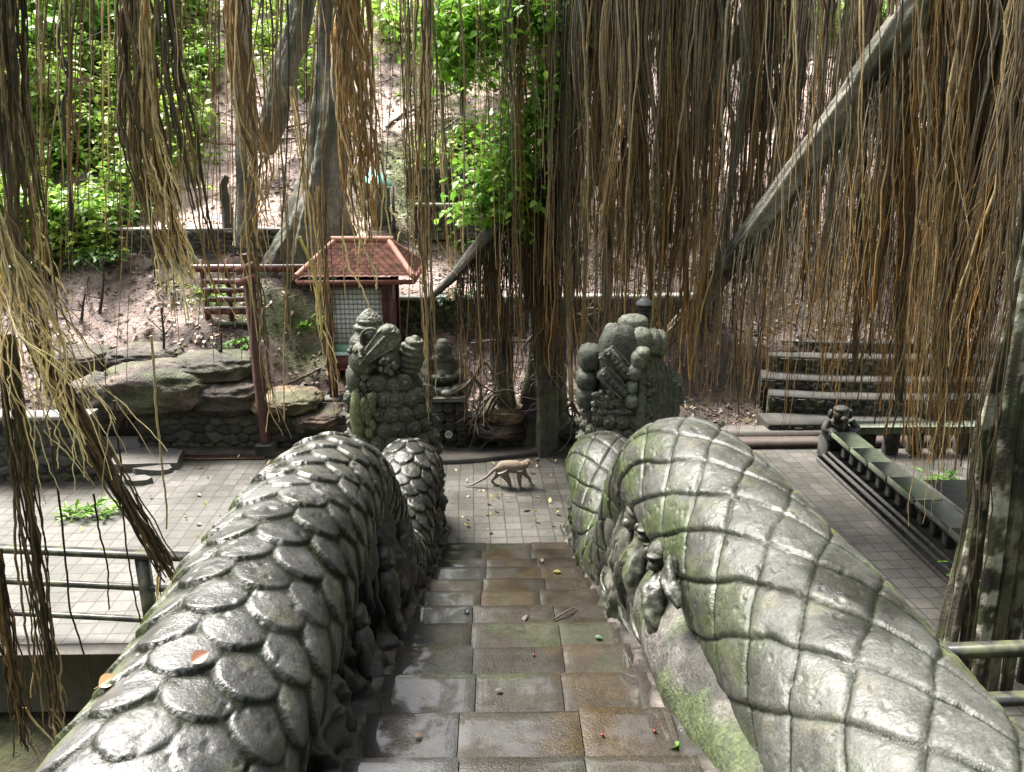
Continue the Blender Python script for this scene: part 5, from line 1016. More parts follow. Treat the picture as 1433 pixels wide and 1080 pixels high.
bundle('brown root bundle in front of the left shrine post', ((448, 260), (455, 380), (460, 470), (466, 560)), 10.5, [16, 18, 18, 10], 22, BRN + ORG, .3, C_TN, seed=17, endr=(.75, 1.))

def left_singles():
    rnd = np.random.default_rng(31); st = MB(); k = 0
    for i in range(190):
        x = rnd.uniform(40, 760) if rnd.random() < .6 else rnd.uniform(40, 480); D = rnd.uniform(6.5, 10.5)
        if x > 480: D = rnd.uniform(8.5, 11.)
        y = rnd.choice([rnd.uniform(120, 330), rnd.uniform(250, 480), rnd.uniform(330, 600)], p=[.45, .38, .17])
        if x < 160: D = rnd.uniform(5.2, 8)
        B = W(x, y, D); B[2] = max(B[2], .1); T = W(x + rnd.normal(0, 14), -60, D); c0 = BRN[rnd.integers(5)] * rnd.uniform(.7, 1.6); c1 = ORG[rnd.integers(5)] * rnd.uniform(.6, 1.4); r = rnd.uniform(.003, .0075) * D / 8
        if i < 48:
            m = MB(); hang(m, T, B, r * 1.6, r, c0, c1, rnd, sides=5, wob=.04, kink=.004); o = m.build('aerial_root', M['root'], origin=B); tag(o, 'thin lone aerial root hanging over the left and centre of the scene', 'aerial root', 'lone thin roots on the left')
        else: hang(st, T, B, r, r * .6, c0, c1, rnd, sides=3, wob=.04, kink=.004)
    tag(st.build('hanging_roots', M['root']), kind='stuff')
    for pp, D, lab, col, r in ((((212, 470), (214, 560), (222, 650), (230, 740)), 6.2, 'tan root strand dangling above the fallen leafy branch', C_TN, .011), (((160, 560), (168, 700), (180, 800), (205, 900)), 5.4, 'dark thin root strand hanging in front of the left railing post', C_DK, .008), (((130, 690), (140, 740), (150, 800), (155, 850)), 5.5, 'short dark looping root strand over the top rail', C_DK, .008), (((70, 600), (84, 720), (100, 860), (130, 960)), 5.2, 'dark root strand beside the upright bundle at left', C_DK * 1.3, .009), (((420, 330), (438, 380), (446, 430), (449, 474)), 8.6, 'thick yellow-green root tip hanging beside the shrine', np.array((.5, .42, .12)), .017), (((478, 330), (492, 380), (508, 405), (518, 434)), 8.8, 'cream twisting root touching the left serpent finial', C_CR, .012), (((545, 290), (560, 318), (558, 340)), 8.4, 'short cream root with a hooked end right of the orange bundle', C_CR, .013), (((505, 335), (512, 352), (526, 385), (527, 408)), 8.6, 'cream forked root over the shrine roof', C_CR * .9, .012), (((190, 690), (210, 740), (222, 790), (226, 850)), 5.5, 'dark wiry root strand beside the slanting bundle', C_DK, .007)):
        P = crom(px(D, *pp), 40); rn = np.random.default_rng(int(pp[0][0])); P += np.cumsum(rn.normal(0, .003, P.shape), 0); m = MB(); m.tube(P, np.linspace(r, r * .7, 40), 7, col * 1.0); o = m.build('aerial_root', M['root'], origin=P[-1]); tag(o, lab, 'aerial root', 'separate dangling roots')
left_singles()

def ground_roots():
    """bare woody roots spreading over the bank in the middle"""
    rnd = np.random.default_rng(44)
    for k, (x, y, n, lab, col) in enumerate(((752, 470, 16, 'pale forking bare roots spreading over the bank behind the monkey', (.30, .25, .2)), (662, 520, 10, 'bare brown roots climbing down the bank right of the seated statue', (.17, .125, .09)), (690, 560, 9, 'dark tangled roots over the low wall at the back of the plaza', (.08, .06, .045)), (800, 560, 9, 'dark roots running down to the kerb by the right serpent', (.09, .07, .055)))):
        root = empty('exposed_roots', tuple(W(x, y, 11.6)), lab, 'roots', 'bare roots on the bank')
        m = MB()
        for j in range(n):
            a = W(x + rnd.normal(0, 8), y + rnd.normal(0, 10), 11.6); L = rnd.uniform(.6, 1.3); pts = [a]; d = np.array([rnd.normal(0, .6), -.12, -1.]); 
            if k == 0 and j < 8: d = np.array([rnd.normal(0, .8), -.05, .7])
            for s in range(6):
                d = d + rnd.normal(0, .35, 3) * [1, .2, .6]; d /= np.linalg.norm(d); q = pts[-1] + d * L / 6; q[2] = max(q[2], .03); q[1] = min(max(q[1], 11.35), 11.75); pts.append(q)
            P = crom(pts, 40); r = rnd.uniform(.012, .028); m.tube(P, np.linspace(r, r * .35, 40), 7, np.array(col) * rnd.uniform(.6, 1.3))
            if rnd.random() < .7:
                i = rnd.integers(8, 28); q = P[i] + np.cumsum(rnd.normal(0, .05, (6, 3)) * [1, .3, 1] + d * .07, 0); q[:, 2] = np.maximum(q[:, 2], .02); m.tube(crom(np.vstack([P[i], q]), 24), np.linspace(r * .6, r * .25, 24), 6, np.array(col) * rnd.uniform(.7, 1.3))
        m.build('root_wood', M['bark'], root)
ground_roots()

# ------------------------------------------------------------------ foliage
LEAF_T = np.array([[0, 0, 0], [.3, .30, .07], [.3, -.30, .07], [.68, .24, .05], [.68, -.24, .05], [1, 0, -.10], [.3, 0, 0], [.68, 0, -.03]])
LEAF_F = np.array([[0, 6, 1], [0, 2, 6], [6, 7, 3], [6, 3, 1], [6, 2, 4], [6, 4, 7], [7, 5, 3], [7, 4, 5]])
def add_leaves(m, pos, size, cols, rnd, droop=.4, up=.5, narrow=1., dirs=None):
    n = len(pos); pos = np.asarray(pos)
    d = rnd.normal(0, 1, (n, 3)); 
    if dirs is not None: d = d * .6 + dirs
    d[:, 2] = d[:, 2] * .4 - droop; d /= np.linalg.norm(d, axis=1)[:, None]
    nn = rnd.normal(0, .5, (n, 3)); nn[:, 2] += 1 + up; b = np.cross(nn, d); b /= np.linalg.norm(b, axis=1)[:, None] + 1e-9; c = np.cross(d, b); sz = size * rnd.uniform(.6, 1.3, n)
    V = pos[:, None] + sz[:, None, None] * (LEAF_T[None, :, :1] * d[:, None] + narrow * LEAF_T[None, :, 1:2] * b[:, None] + LEAF_T[None, :, 2:] * c[:, None])
    F = LEAF_F[None] + 8 * np.arange(n)[:, None, None]; m.add(V.reshape(-1, 3), T=F.reshape(-1, 3), col=np.repeat(cols, 8, 0))
def leafcol(n, rnd, base, v=.35): return np.asarray(base)[None] * rnd.uniform(1 - v, 1 + v, (n, 1)) * rnd.uniform(.88, 1.12, (n, 3))
LG, MG, DG, YG = (.21, .40, .05), (.11, .24, .03), (.035, .085, .015), (.34, .47, .09)
def plant(name, label, base, h, spread, nst, nl, size, col, seed, group=None, cat='shrub', trunk=.015, crown=None, narrow=1., stem_col=(.06, .05, .035), lean=(0, 0)):
    rnd = np.random.default_rng(seed); base = np.asarray(base, float); root = empty(name, tuple(base), label, cat, group); st = MB(); lf = MB(); tips = []; dirs = []
    tr = None
    if crown is not None:
        top = base + [lean[0], lean[1], crown]; tp = crom([base - [0, 0, .15], (base + top) / 2 + rnd.normal(0, .05, 3), top], 16); st.tube(tp, np.linspace(trunk * 1.8, trunk, 16), 9, stem_col); b0 = top
    else: b0 = base - [0, 0, .05]
    for k in range(nst):
        a = rnd.uniform(0, 6.28); e = rnd.uniform(.25, 1); L = h * rnd.uniform(.55, 1.05)
        end = b0 + [spread * e * math.cos(a), spread * e * math.sin(a), L]; mid = (b0 + end) / 2 + [0, 0, .12 * h] + rnd.normal(0, .06 * h, 3)
        P = crom([b0, mid, end], 18); st.tube(P, np.linspace(trunk * .8, trunk * .25, 18), 5, stem_col, cap=False)
        for j in range(4 if h > .2 else 0):
            i = rnd.integers(6, 17); q = P[i] + rnd.normal(0, 1, 3) * [spread * .28, spread * .28, h * .13]; st.tube(crom([P[i], (P[i] + q) / 2 + [0, 0, .02], q], 6), trunk * .22, 4, stem_col, cap=False); tips.append((P[i], q))
        tips.append((P[10], P[-1]))
    per = max(1, nl // len(tips)); pos = []; dr = []
    for a, b in tips:
        t = rnd.uniform(.25, 1.1, per)[:, None]; pos.append(a + (b - a) * t + rnd.normal(0, size * .35, (per, 3))); dr.append(np.repeat((b - a)[None] / (np.linalg.norm(b - a) + 1e-6), per, 0))
    pos = np.vstack(pos); dr = np.vstack(dr); add_leaves(lf, pos, size, leafcol(len(pos), rnd, col), rnd, dirs=dr, narrow=narrow)
    st.build('stem' if crown is None else 'trunk', M['bark'], root); lf.build('foliage', M['leaf'], root, smooth=False); return root
def foliage():
    H = onhill
    G = 'shrubs on the left slope'
    for k, (x, y, h, sp, nl, sz, col, lab) in enumerate(((35, 318, .75, .85, 620, .15, LG, 'bright green broad-leaved shrub at the far left edge above the terrace wall'), (110, 325, .7, .7, 460, .14, LG, 'bright green leafy shrub at the foot of the bare dark sapling'), (178, 322, .55, .5, 260, .13, MG, 'small mid-green shrub behind the heaviest root bundle'), (70, 392, .5, .8, 330, .12, DG, 'dark green low shrub hanging over the left terrace wall'),
            (140, 372, .4, .6, 220, .11, MG, 'low leafy weeds along the base of the left terrace wall'), (95, 165, 1.3, 1.3, 700, .2, YG, 'large yellow-green shrub in the upper left corner'), (20, 215, 1.2, 1.1, 600, .19, LG, 'tall light green shrub against the left frame edge'), (160, 118, 1.1, 1.1, 560, .2, YG, 'pale yellow-green shrub beside the earth hollow at upper left'),
            (50, 60, 1.8, 1.8, 760, .26, YG, 'very pale green bush at the top left'), (215, 70, 1.3, 1.2, 460, .22, LG, 'light green bush left of the pale path at the top'), (272, 105, .7, .7, 240, .15, LG, 'small grassy shrub beside the pale path'), (385, 80, .9, .9, 300, .18, YG, 'pale green weeds between the leaning trunk and the straight trunk'), (560, 60, 1.3, 1.3, 420, .2, YG, 'pale green bush at the top left of centre'),
            (70, 110, 1.5, 1.5, 620, .2, LG, 'dense light green bush behind the bare dark sapling'), (10, 130, 1.5, 1.4, 560, .2, LG, 'mid-green bush at the left edge above the tall shrub'), (120, 70, 1.5, 1.5, 560, .22, LG, 'light green bush high above the earth mound'), (160, 30, 1.6, 1.6, 560, .24, YG, 'pale green bush at the top between the corner bundle and the heaviest bundle'), (250, 30, 1.2, 1.2, 360, .22, YG, 'pale bush at the top beside the slim dark trunk'), (150, 200, .8, .9, 330, .15, YG, 'leafy shrub below the earth mound'), (60, 250, .9, 1.0, 420, .15, LG, 'mid-green shrub left of the bare dark sapling'), (205, 255, .6, .7, 240, .13, LG, 'small light shrub hidden behind the heaviest root bundle'))):
        plant('shrub', lab, H(x, y), h * 1.1, sp * 1.1, 14, int(nl * 1.5), sz, np.array(col), 100 + k, G)
    for k, (x, y, h, sp, nl, sz, col, lab) in enumerate(((440, 462, .35, .4, 170, .11, LG, 'bright green plant with a reddish base left of the shrine post'), (318, 520, .4, .35, 110, .10, DG, 'grey-green plant growing on the mossy boulder'), (305, 425, .4, .5, 150, .10, LG, 'weeds growing through the red rack'), (338, 492, .35, .4, 120, .10, MG, 'weeds at the mossy base of the red rack'), (640, 440, .6, .5, 200, .11, DG, 'dark leafy plant behind the seated statue'), (620, 330, .4, .5, 160, .12, LG, 'small bright plant on the path below the low step wall'), (650, 345, .35, .4, 120, .11, MG, 'small plant right of the bright path plant'))):
        plant('plant', lab, H(x, y, 12.4), h, sp, 8, nl, sz, np.array(col), 130 + k, 'small plants on the bank', 'plant', .008)
    for k, (x, y, h, sp, nl, sz, col, lab) in enumerate(((680, 30, 1.6, 1.6, 560, .24, YG, 'sunlit yellow-green bush at the top centre'), (760, 55, 1.4, 1.2, 460, .2, LG, 'light green bush behind the pale smooth trunk'), (1140, 45, 1.2, 1.4, 420, .22, YG, 'pale green bush at the top right of centre'), (1235, 55, 1.1, 1.2, 380, .22, LG, 'light green bush near the slanting pale limb at the top'), (920, 40, 1.2, 1.2, 360, .22, LG, 'light green bush glimpsed through the curtain of roots'), (1330, 70, 1.2, 1.2, 360, .22, MG, 'mid-green bush behind the roots at the top right'))):
        plant('shrub', lab, H(x, y), h, sp, 12, nl, sz, np.array(col), 150 + k, 'shrubs on the upper slope')
    plant('sapling', 'small leafy tree with spreading surface roots on the mossy mound', H(648, 172), 1.05, .85, 26, 1300, .17, np.array(MG) * 1.35, 170, cat='tree', trunk=.05, crown=.75)
    m = MB(); rnd = np.random.default_rng(3); root = bpy.data.objects['sapling']
    for k in range(9):
        a = rnd.uniform(0, 6.28); p0 = np.array(root.location); pts = [p0 + [0, 0, .12]]
        for j in range(1, 6): q = p0 + [j * .17 * math.cos(a) + rnd.normal(0, .05), -abs(j * .12 * math.sin(a)), 0]; q[2] = hill_z(q[0], q[1]) + .03; pts.append(q)
        m.tube(crom(pts, 20), np.linspace(.04, .012, 20), 6, (.16, .13, .10))
    m.build('surface_roots', M['bark'], root)
    # climbing vine over the fig limb
    rnd = np.random.default_rng(12); root = empty('climbing_vine', tuple(W(690, 300, 11.2)), 'glossy green vine climbing over the dark fig limb at centre', 'vine'); lf = MB(); st = MB()
    keys = [(700, 20, 110, 40), (650, 70, 60, 50), (812, 30, 60, 30), (775, 110, 46, 40), (745, 165, 52, 36), (728, 215, 50, 34), (700, 250, 50, 34), (680, 285, 40, 26), (730, 300, 24, 30), (652, 300, 22, 12), (790, 20, 40, 40), (640, 130, 1, 1)]
    main = crom([W(x_, y_, 11.42) for x_, y_ in ((845, -20), (812, 30), (775, 110), (745, 165), (728, 215), (700, 250), (680, 285), (652, 300))], 120); st.tube(main, np.linspace(.022, .008, 120), 7, (.07, .06, .035))
    for x, y, rx, ry in keys[:-1]:
        n = int(rx * ry * .33); qx = rnd.normal(0, .62, n) * rx; qy = rnd.normal(0, .5, n) * ry; pos = np.array([W(x + a, y + b, 11.35 - abs(rnd.normal(0, .25))) for a, b in zip(qx, qy)])
        add_leaves(lf, pos, .125, leafcol(n, rnd, MG if rnd.random() < .35 else LG), rnd, droop=.5)
        for j in range(5): i = rnd.integers(0, n); a = main[np.argmin(np.linalg.norm(main - W(x, y, 11.42), axis=1) + rnd.uniform(0, .12, 120))]; st.tube(crom([a, (a + pos[i]) / 2 + rnd.normal(0, .05, 3), pos[i]], 10), .006, 4, (.07, .06, .035), cap=False)
    st.build('stem', M['bark'], root); lf.build('foliage', M['leaf'], root, smooth=False)
    plant('fern', 'bright green ferny plant behind the root columns at the right edge', (5.15, 6.9, .0), .7, .5, 10, 300, .14, np.array(LG), 180, cat='plant', trunk=.008, narrow=.6)
    plant('fern', 'grassy green plant behind the stone bench at the right edge', (6.1, 9.3, .0), .6, .5, 10, 260, .15, np.array(MG), 181, cat='plant', trunk=.008, narrow=.5)
    plant('plant', 'dark undergrowth below the railing at the bottom left corner', (-3.2, 5.2, -.75), .5, .8, 10, 260, .1, np.array(DG), 182, cat='plant', trunk=.008)
    plant('plant', 'dark undergrowth under the left plaza edging near the serpent', (-2.1, 5.6, -.75), .35, .5, 8, 130, .09, np.array(DG), 183, cat='plant', trunk=.008)
    plant('plant', 'tiny green weed growing at the foot of the left serpent', (-.62, 8.35, .0), .1, .08, 5, 26, .06, np.array(LG), 184, cat='plant', trunk=.003)
    # bare sapling
    rnd = np.random.default_rng(5); D = 14.2; root = empty('bare_sapling', tuple(H(100, 338)), 'dark leafless sapling with crooked branches at upper left', 'tree'); m = MB()
    base = H(100, 338); 
    for pts, r0 in (((W(100, 300, D), W(97, 230, D), W(88, 150, D), W(98, 110, D), W(82, 60, D), W(86, 15, D), W(76, -50, D)), .05), ((W(97, 110, D), W(70, 75, D - .2), W(30, 130, D - .4)), .02), ((W(86, 60, D), W(110, 60, D + .1), W(150, 40, D + .2)), .02), ((W(90, 150, D), W(120, 170, D), W(135, 205, D + .2)), .018)):
        pts = list(pts); 
        if r0 == .05: pts = [base - [0, 0, .2]] + pts
        m.tube(crom(pts, 50), np.linspace(r0, r0 * .35, 50), 8, (.035, .028, .024))
    m.build('trunk', M['bark'], root)
    r = random.Random(2)
    for x, y0, y1, lab in ((137, 360, 440, 'dark bare sapling stem on the left slope below the terrace wall'), (112, 410, 450, 'short dark twig sapling at the edge of the left slope'), (225, 430, 520, 'thin dark dead stem behind the dangling tan root'), (310, 465, 540, 'dark dead stem leaning among the leaves left of the timber post')):
        b = H(x, y1); t = W(x + r.uniform(-8, 8), y0, b[1]); root = empty('dead_stem', tuple(b), lab, 'dead stem'); m = MB(); P = crom([b - [0, 0, .1], (b + t) / 2 + [r.uniform(-.05, .05), 0, 0], t], 24); m.tube(P, np.linspace(.03, .014, 24), 7, (.035, .028, .024))
        for k in range(4): i = r.randint(8, 22); q = P[i] + [r.uniform(-.4, .4), r.uniform(-.2, .2), r.uniform(.05, .3)]; m.tube(crom([P[i], (P[i] + q) / 2, q], 8), np.linspace(.012, .005, 8), 5, (.035, .028, .024))
        m.build('stem', M['bark'], root)
    # logs, poles, fallen branches
    for (x0, y0, x1, y1, dd, rad, col, lab) in ((38, 207, 440, 205, 0, .035, (.30, .22, .17), 'long pale bamboo pole lying across the upper left slope'), (66, 226, 345, 196, 0, .03, (.22, .16, .12), 'second darker pole crossing just under the long bamboo pole'), (110, 128, 160, 142, 0, .03, (.38, .26, .17), 'short pale stick in front of the earth hollow at upper left'), (400, 180, 520, 165, 0, .03, (.16, .12, .09), 'dark fallen branch right of the buttressed tree'), (540, 180, 640, 135, 0, .04, (.10, .08, .06), 'dark fallen branch leading to the leafy small tree'), (690, 130, 760, 100, 0, .035, (.12, .09, .07), 'dark fallen branch right of the leafy small tree'),
            (375, 552, 455, 514, 0, .03, (.16, .13, .10), 'grey straight branch propped left of the shrine plinth'), (90, 372, 190, 360, 0, .05, (.28, .24, .19), 'pale log lying at the foot of the left terrace wall'), (1050, 110, 1200, 118, 0, .04, (.10, .08, .07), 'dark fallen branch on the bright slope at the upper right'), (1040, 95, 1190, 80, 0, .03, (.13, .1, .085), 'thin fallen branch above the dark one at the upper right')):
        a = H(x0, y0); b = H(x1, y1); n = 30; t = np.linspace(0, 1, n)[:, None]; P = a + (b - a) * t; P[:, 2] = np.maximum(P[:, 2], hill_z(P[:, 0], P[:, 1])) + rad * .8; rn = np.random.default_rng(int(x0)); P += np.cumsum(rn.normal(0, .006, P.shape), 0); m = MB(); m.tube(P, np.linspace(rad, rad * .7, n), 8, np.array(col) * rn.uniform(.8, 1.2, (n, 1)))
        tag(m.build('fallen_branch', M['bark'], origin=P[n // 2]), lab, 'branch', 'poles and branches on the slope')
    c = H(130, 148); m = MB(); m.ball(c + [0, -.1, .2], (.55, .4, .42), (1, 1, 1), 40, 26, lambda N: .3 * (ridged(N * 1.7, 4, 3) - .6)); m.c[0] = mix((.10, .06, .04), (.30, .19, .14), sst(.4, .6, fbm(m.v[0] * 3, 4, 2))); tag(m.build('earth_mound', M['soil'], origin=c), 'reddish-brown earth mound with a dark hollow at upper left', 'mound')
foliage()

def litter():
    rnd = np.random.default_rng(77); m = MB(); n = 15000
    n = 21000; x = rnd.uniform(-10, 9, n); y = 11.9 + 13 * rnd.random(n) ** 1.25; keep = (np.abs(x) < y * .72 + .5); x, y = x[keep], y[keep]; z = hill_z(x, y); n = len(x)
    P = np.stack([x, y, z + .015], -1); tone = rnd.random(n); c = mix((.06, .055, .04), (.68, .53, .46), np.where(tone < .45, tone * .3, tone)); c[rnd.random(n) < .12] = (.30, .17, .085); c[rnd.random(n) < .06] = (.45, .36, .16); c[rnd.random(n) < .05] = (.12, .18, .04); dk = (x > 1.2) & (y < 17.5); c[dk] *= .35  # litter behind the root curtain has its shade multiplied into the leaf colour
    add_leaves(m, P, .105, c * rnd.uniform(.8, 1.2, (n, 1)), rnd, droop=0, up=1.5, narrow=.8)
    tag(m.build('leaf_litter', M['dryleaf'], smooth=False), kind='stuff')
    m = MB(); k = 5200; cx = rnd.normal(0, 1, (k, 2)); P = np.stack([-.95 + cx[:, 0] * .62, 17.2 + cx[:, 1] * .65, np.zeros(k)], -1); P[:, 2] = hill_z(P[:, 0], P[:, 1]) + .015; add_leaves(m, P, .06, leafcol(k, rnd, (.085, .125, .03)), rnd, droop=-.6, up=.2, narrow=.6)
    tag(m.build('moss_cover', M['leaf'], smooth=False), kind='stuff')
    # leaves on the paving, one object each
    protos = []
    for k, (col, nm) in enumerate((((.55, .50, .22), 'y'), ((.07, .05, .035), 'd'), ((.36, .25, .12), 'b'))):
        q = MB(); add_leaves(q, np.zeros((1, 3)), .085, np.array([col]), np.random.default_rng(k), droop=0, up=3); protos.append(q)
    info = (('small pale yellow fallen leaf lying flat on the grey paving', 'pale fallen leaves on the paving'), ('small dark wet fallen leaf stuck to the grey paving', 'dark fallen leaves on the paving'), ('small brown fallen leaf lying on the grey paving', 'brown fallen leaves on the paving'))
    src = {}
    zones = [((625, 640), (795, 745), 46), ((100, 640), (420, 790), 34), ((1090, 640), (1300, 850), 30), ((640, 618), (800, 632), 16), ((260, 622), (370, 636), 8)]
    for (xa, ya), (xb, yb), n in zones:
        for i in range(n):
            P = Wz(rnd.uniform(xa, xb), rnd.uniform(ya, yb), .0); t = int(rnd.choice(3, p=[.5, .32, .18]))
            if P[0] > 4.5 or (abs(P[0] - X0) > .7 and abs(P[0] - X0) < 1.6 and P[1] < 9.9): continue
            P[2] = .012 if P[1] < 11.1 else .016
            if t not in src: o = protos[t].build('fallen_leaf', M['dryleaf'], smooth=False); o.location = P; src[t] = o; tag(o, info[t][0], 'leaf', info[t][1])
            else: o = src[t].copy(); COL.objects.link(o); o.location = P
            o.rotation_euler = (rnd.normal(0, .1), rnd.normal(0, .1), rnd.uniform(0, 6.28)); o.scale = [rnd.uniform(.55, 1.15)] * 3
    def onstair(px_, py_):
        d = ray(px_, py_); 
        for D in np.arange(1.5, 12, .004):
            p = np.array([0, 0, CAM_H]) + d * (D / d[1]); k = math.ceil((Y_BOT - p[1]) / RUN - 1e-6); zt = max(0, math.floor((Y_BOT - p[1]) / RUN + 0)) * RISE if False else max(0, (math.floor((Y_BOT - p[1]) / RUN))) * RISE
            if p[2] <= zt: p[2] = zt + .012; return p
    def fine_leaf(q, s, col, nar):
        u = np.linspace(0, 1, 16)[:, None]; v = np.linspace(-1, 1, 7)[None]; wd = .33 * nar * np.sin(np.pi * u ** .8) ** .9; Pq = np.stack([s * u * np.ones_like(v), s * wd * v, s * (.10 * np.abs(v) * wd / .33 - .12 * (u - .5) ** 2 + .02)], -1); q.grid(Pq, np.array(col) * (1 - .25 * (np.abs(v) < .1))[..., None] * np.ones((16, 1, 1)))
        q.tube([[-.25 * s, 0, -.01 * s], [0, 0, 0]], .02 * s, 5, np.array(col) * .8)
    def one(x, y, s, col, lab, tilt=0., nar=1.):
        p = onstair(x, y); q = MB(); fine_leaf(q, s * .8, np.array(col) * .6, nar); o = q.build('fallen_leaf', M['dryleaf'] if col[1] < .2 else M['leaf']); o.location = p; o.rotation_euler = (tilt, tilt, rnd.uniform(0, 6)); tag(o, lab, 'leaf', 'leaves on the steps')
    one(500, 1036, .10, (.45, .22, .06), 'orange-brown curled leaf against the left margin of the lowest visible step', .3); one(580, 1034, .05, (.16, .09, .04), 'small brown leaf on the left of the nearest full step'); one(955, 1044, .12, (.17, .36, .05), 'bright green leaf standing by the right margin', .4); one(832, 893, .07, (.09, .22, .06), 'small green leaf on the right of a wet step'); one(785, 802, .10, (.42, .38, .10), 'yellowish leaf on a brown wet slab'); one(738, 862, .13, (.07, .045, .03), 'dark brown curled leaf beside the twig on the steps', .3, .6); one(653, 860, .07, (.02, .02, .02), 'black wet leaf on the left of a step'); one(758, 788, .10, (.16, .10, .05), 'brown leaf near the foot of the stairs'); one(703, 968, .05, (.08, .07, .05), 'dark speck of leaf in the middle of a puddled slab')
    for x, y, lab in ((843, 1032, 'red berry on the nearest full step'), (916, 1026, 'red berry close to the right margin'), (893, 931, 'small red berry on the upper right slab edge'), (747, 919, 'reddish berry in the middle of the wet steps')):
        p = onstair(x, y); m = MB(); m.ball(p, (.008, .008, .007), nu=14, nv=10); m.tube([p + [0, 0, .01], p + [.008, .003, .026]], .002, 5); tag(m.build('berry', M['berry'], origin=p), lab, 'berry', 'berries on the steps')
    a = onstair(776, 868); b = onstair(806, 852); m = MB(); m.tube(crom([a, (a + b) / 2 + [.02, 0, .02], b], 14), np.linspace(.008, .004, 14), 6, (.10, .07, .045)); m.tube(crom([(a + b) / 2, (a + b) / 2 + [.06, .04, .02]], 5), .004, 5, (.10, .07, .045)); tag(m.build('twig', M['bark'], origin=a), 'thin forked brown twig lying on a wet step', 'twig')
    for x, y, col, lab in ((268, 925, (.30, .13, .07), 'reddish-brown leaf fragment on the left serpent scales'), (135, 968, (.5, .3, .14), 'orange leaf fragment on the outer shoulder of the left serpent')):
        d_ = ray(x, y); d_ /= np.linalg.norm(d_); V_ = NAGA_P[-1] - np.array([0, 0, CAM_H]); t_ = V_ @ d_; off_ = np.linalg.norm(V_ - t_[:, None] * d_, axis=1); ok_ = off_ < .014; p = NAGA_P[-1][ok_][np.argmin(t_[ok_])] + [0, 0, .008]; q = MB(); fine_leaf(q, .06, np.array(col), 1.3); o = q.build('fallen_leaf', M['dryleaf'])
        o.location = p; o.rotation_euler = (R(25), R(-12), R(40)); tag(o, lab, 'leaf')
    # green branch on the paving
    c = Wz(126, 722, 0); root = empty('leafy_branch', tuple(c), 'fresh green leafy branch lying on the left paving', 'branch'); st = MB(); lf = MB(); rn = np.random.default_rng(9)
    A = c + [-.42, -.06, .02]; P = crom([A, c + [0, 0, .06], c + [.35, .1, .05]], 20); st.tube(P, np.linspace(.012, .004, 20), 6, (.2, .26, .08)); pos = []
    for k in range(130): i = rn.integers(2, 20); pos.append(P[i] + rn.normal(0, 1, 3) * [.09, .09, .035] + [0, 0, .03])
    pos = np.array(pos); pos[:, 2] = np.abs(pos[:, 2]) + .01; add_leaves(lf, pos, .14, leafcol(len(pos), rn, (.17, .34, .04)), rn, droop=.05, narrow=.5, dirs=np.array([[.5, .1, .15]])); st.build('stem', M['bark'], root); lf.build('foliage', M['leaf'], root, smooth=False)
litter()

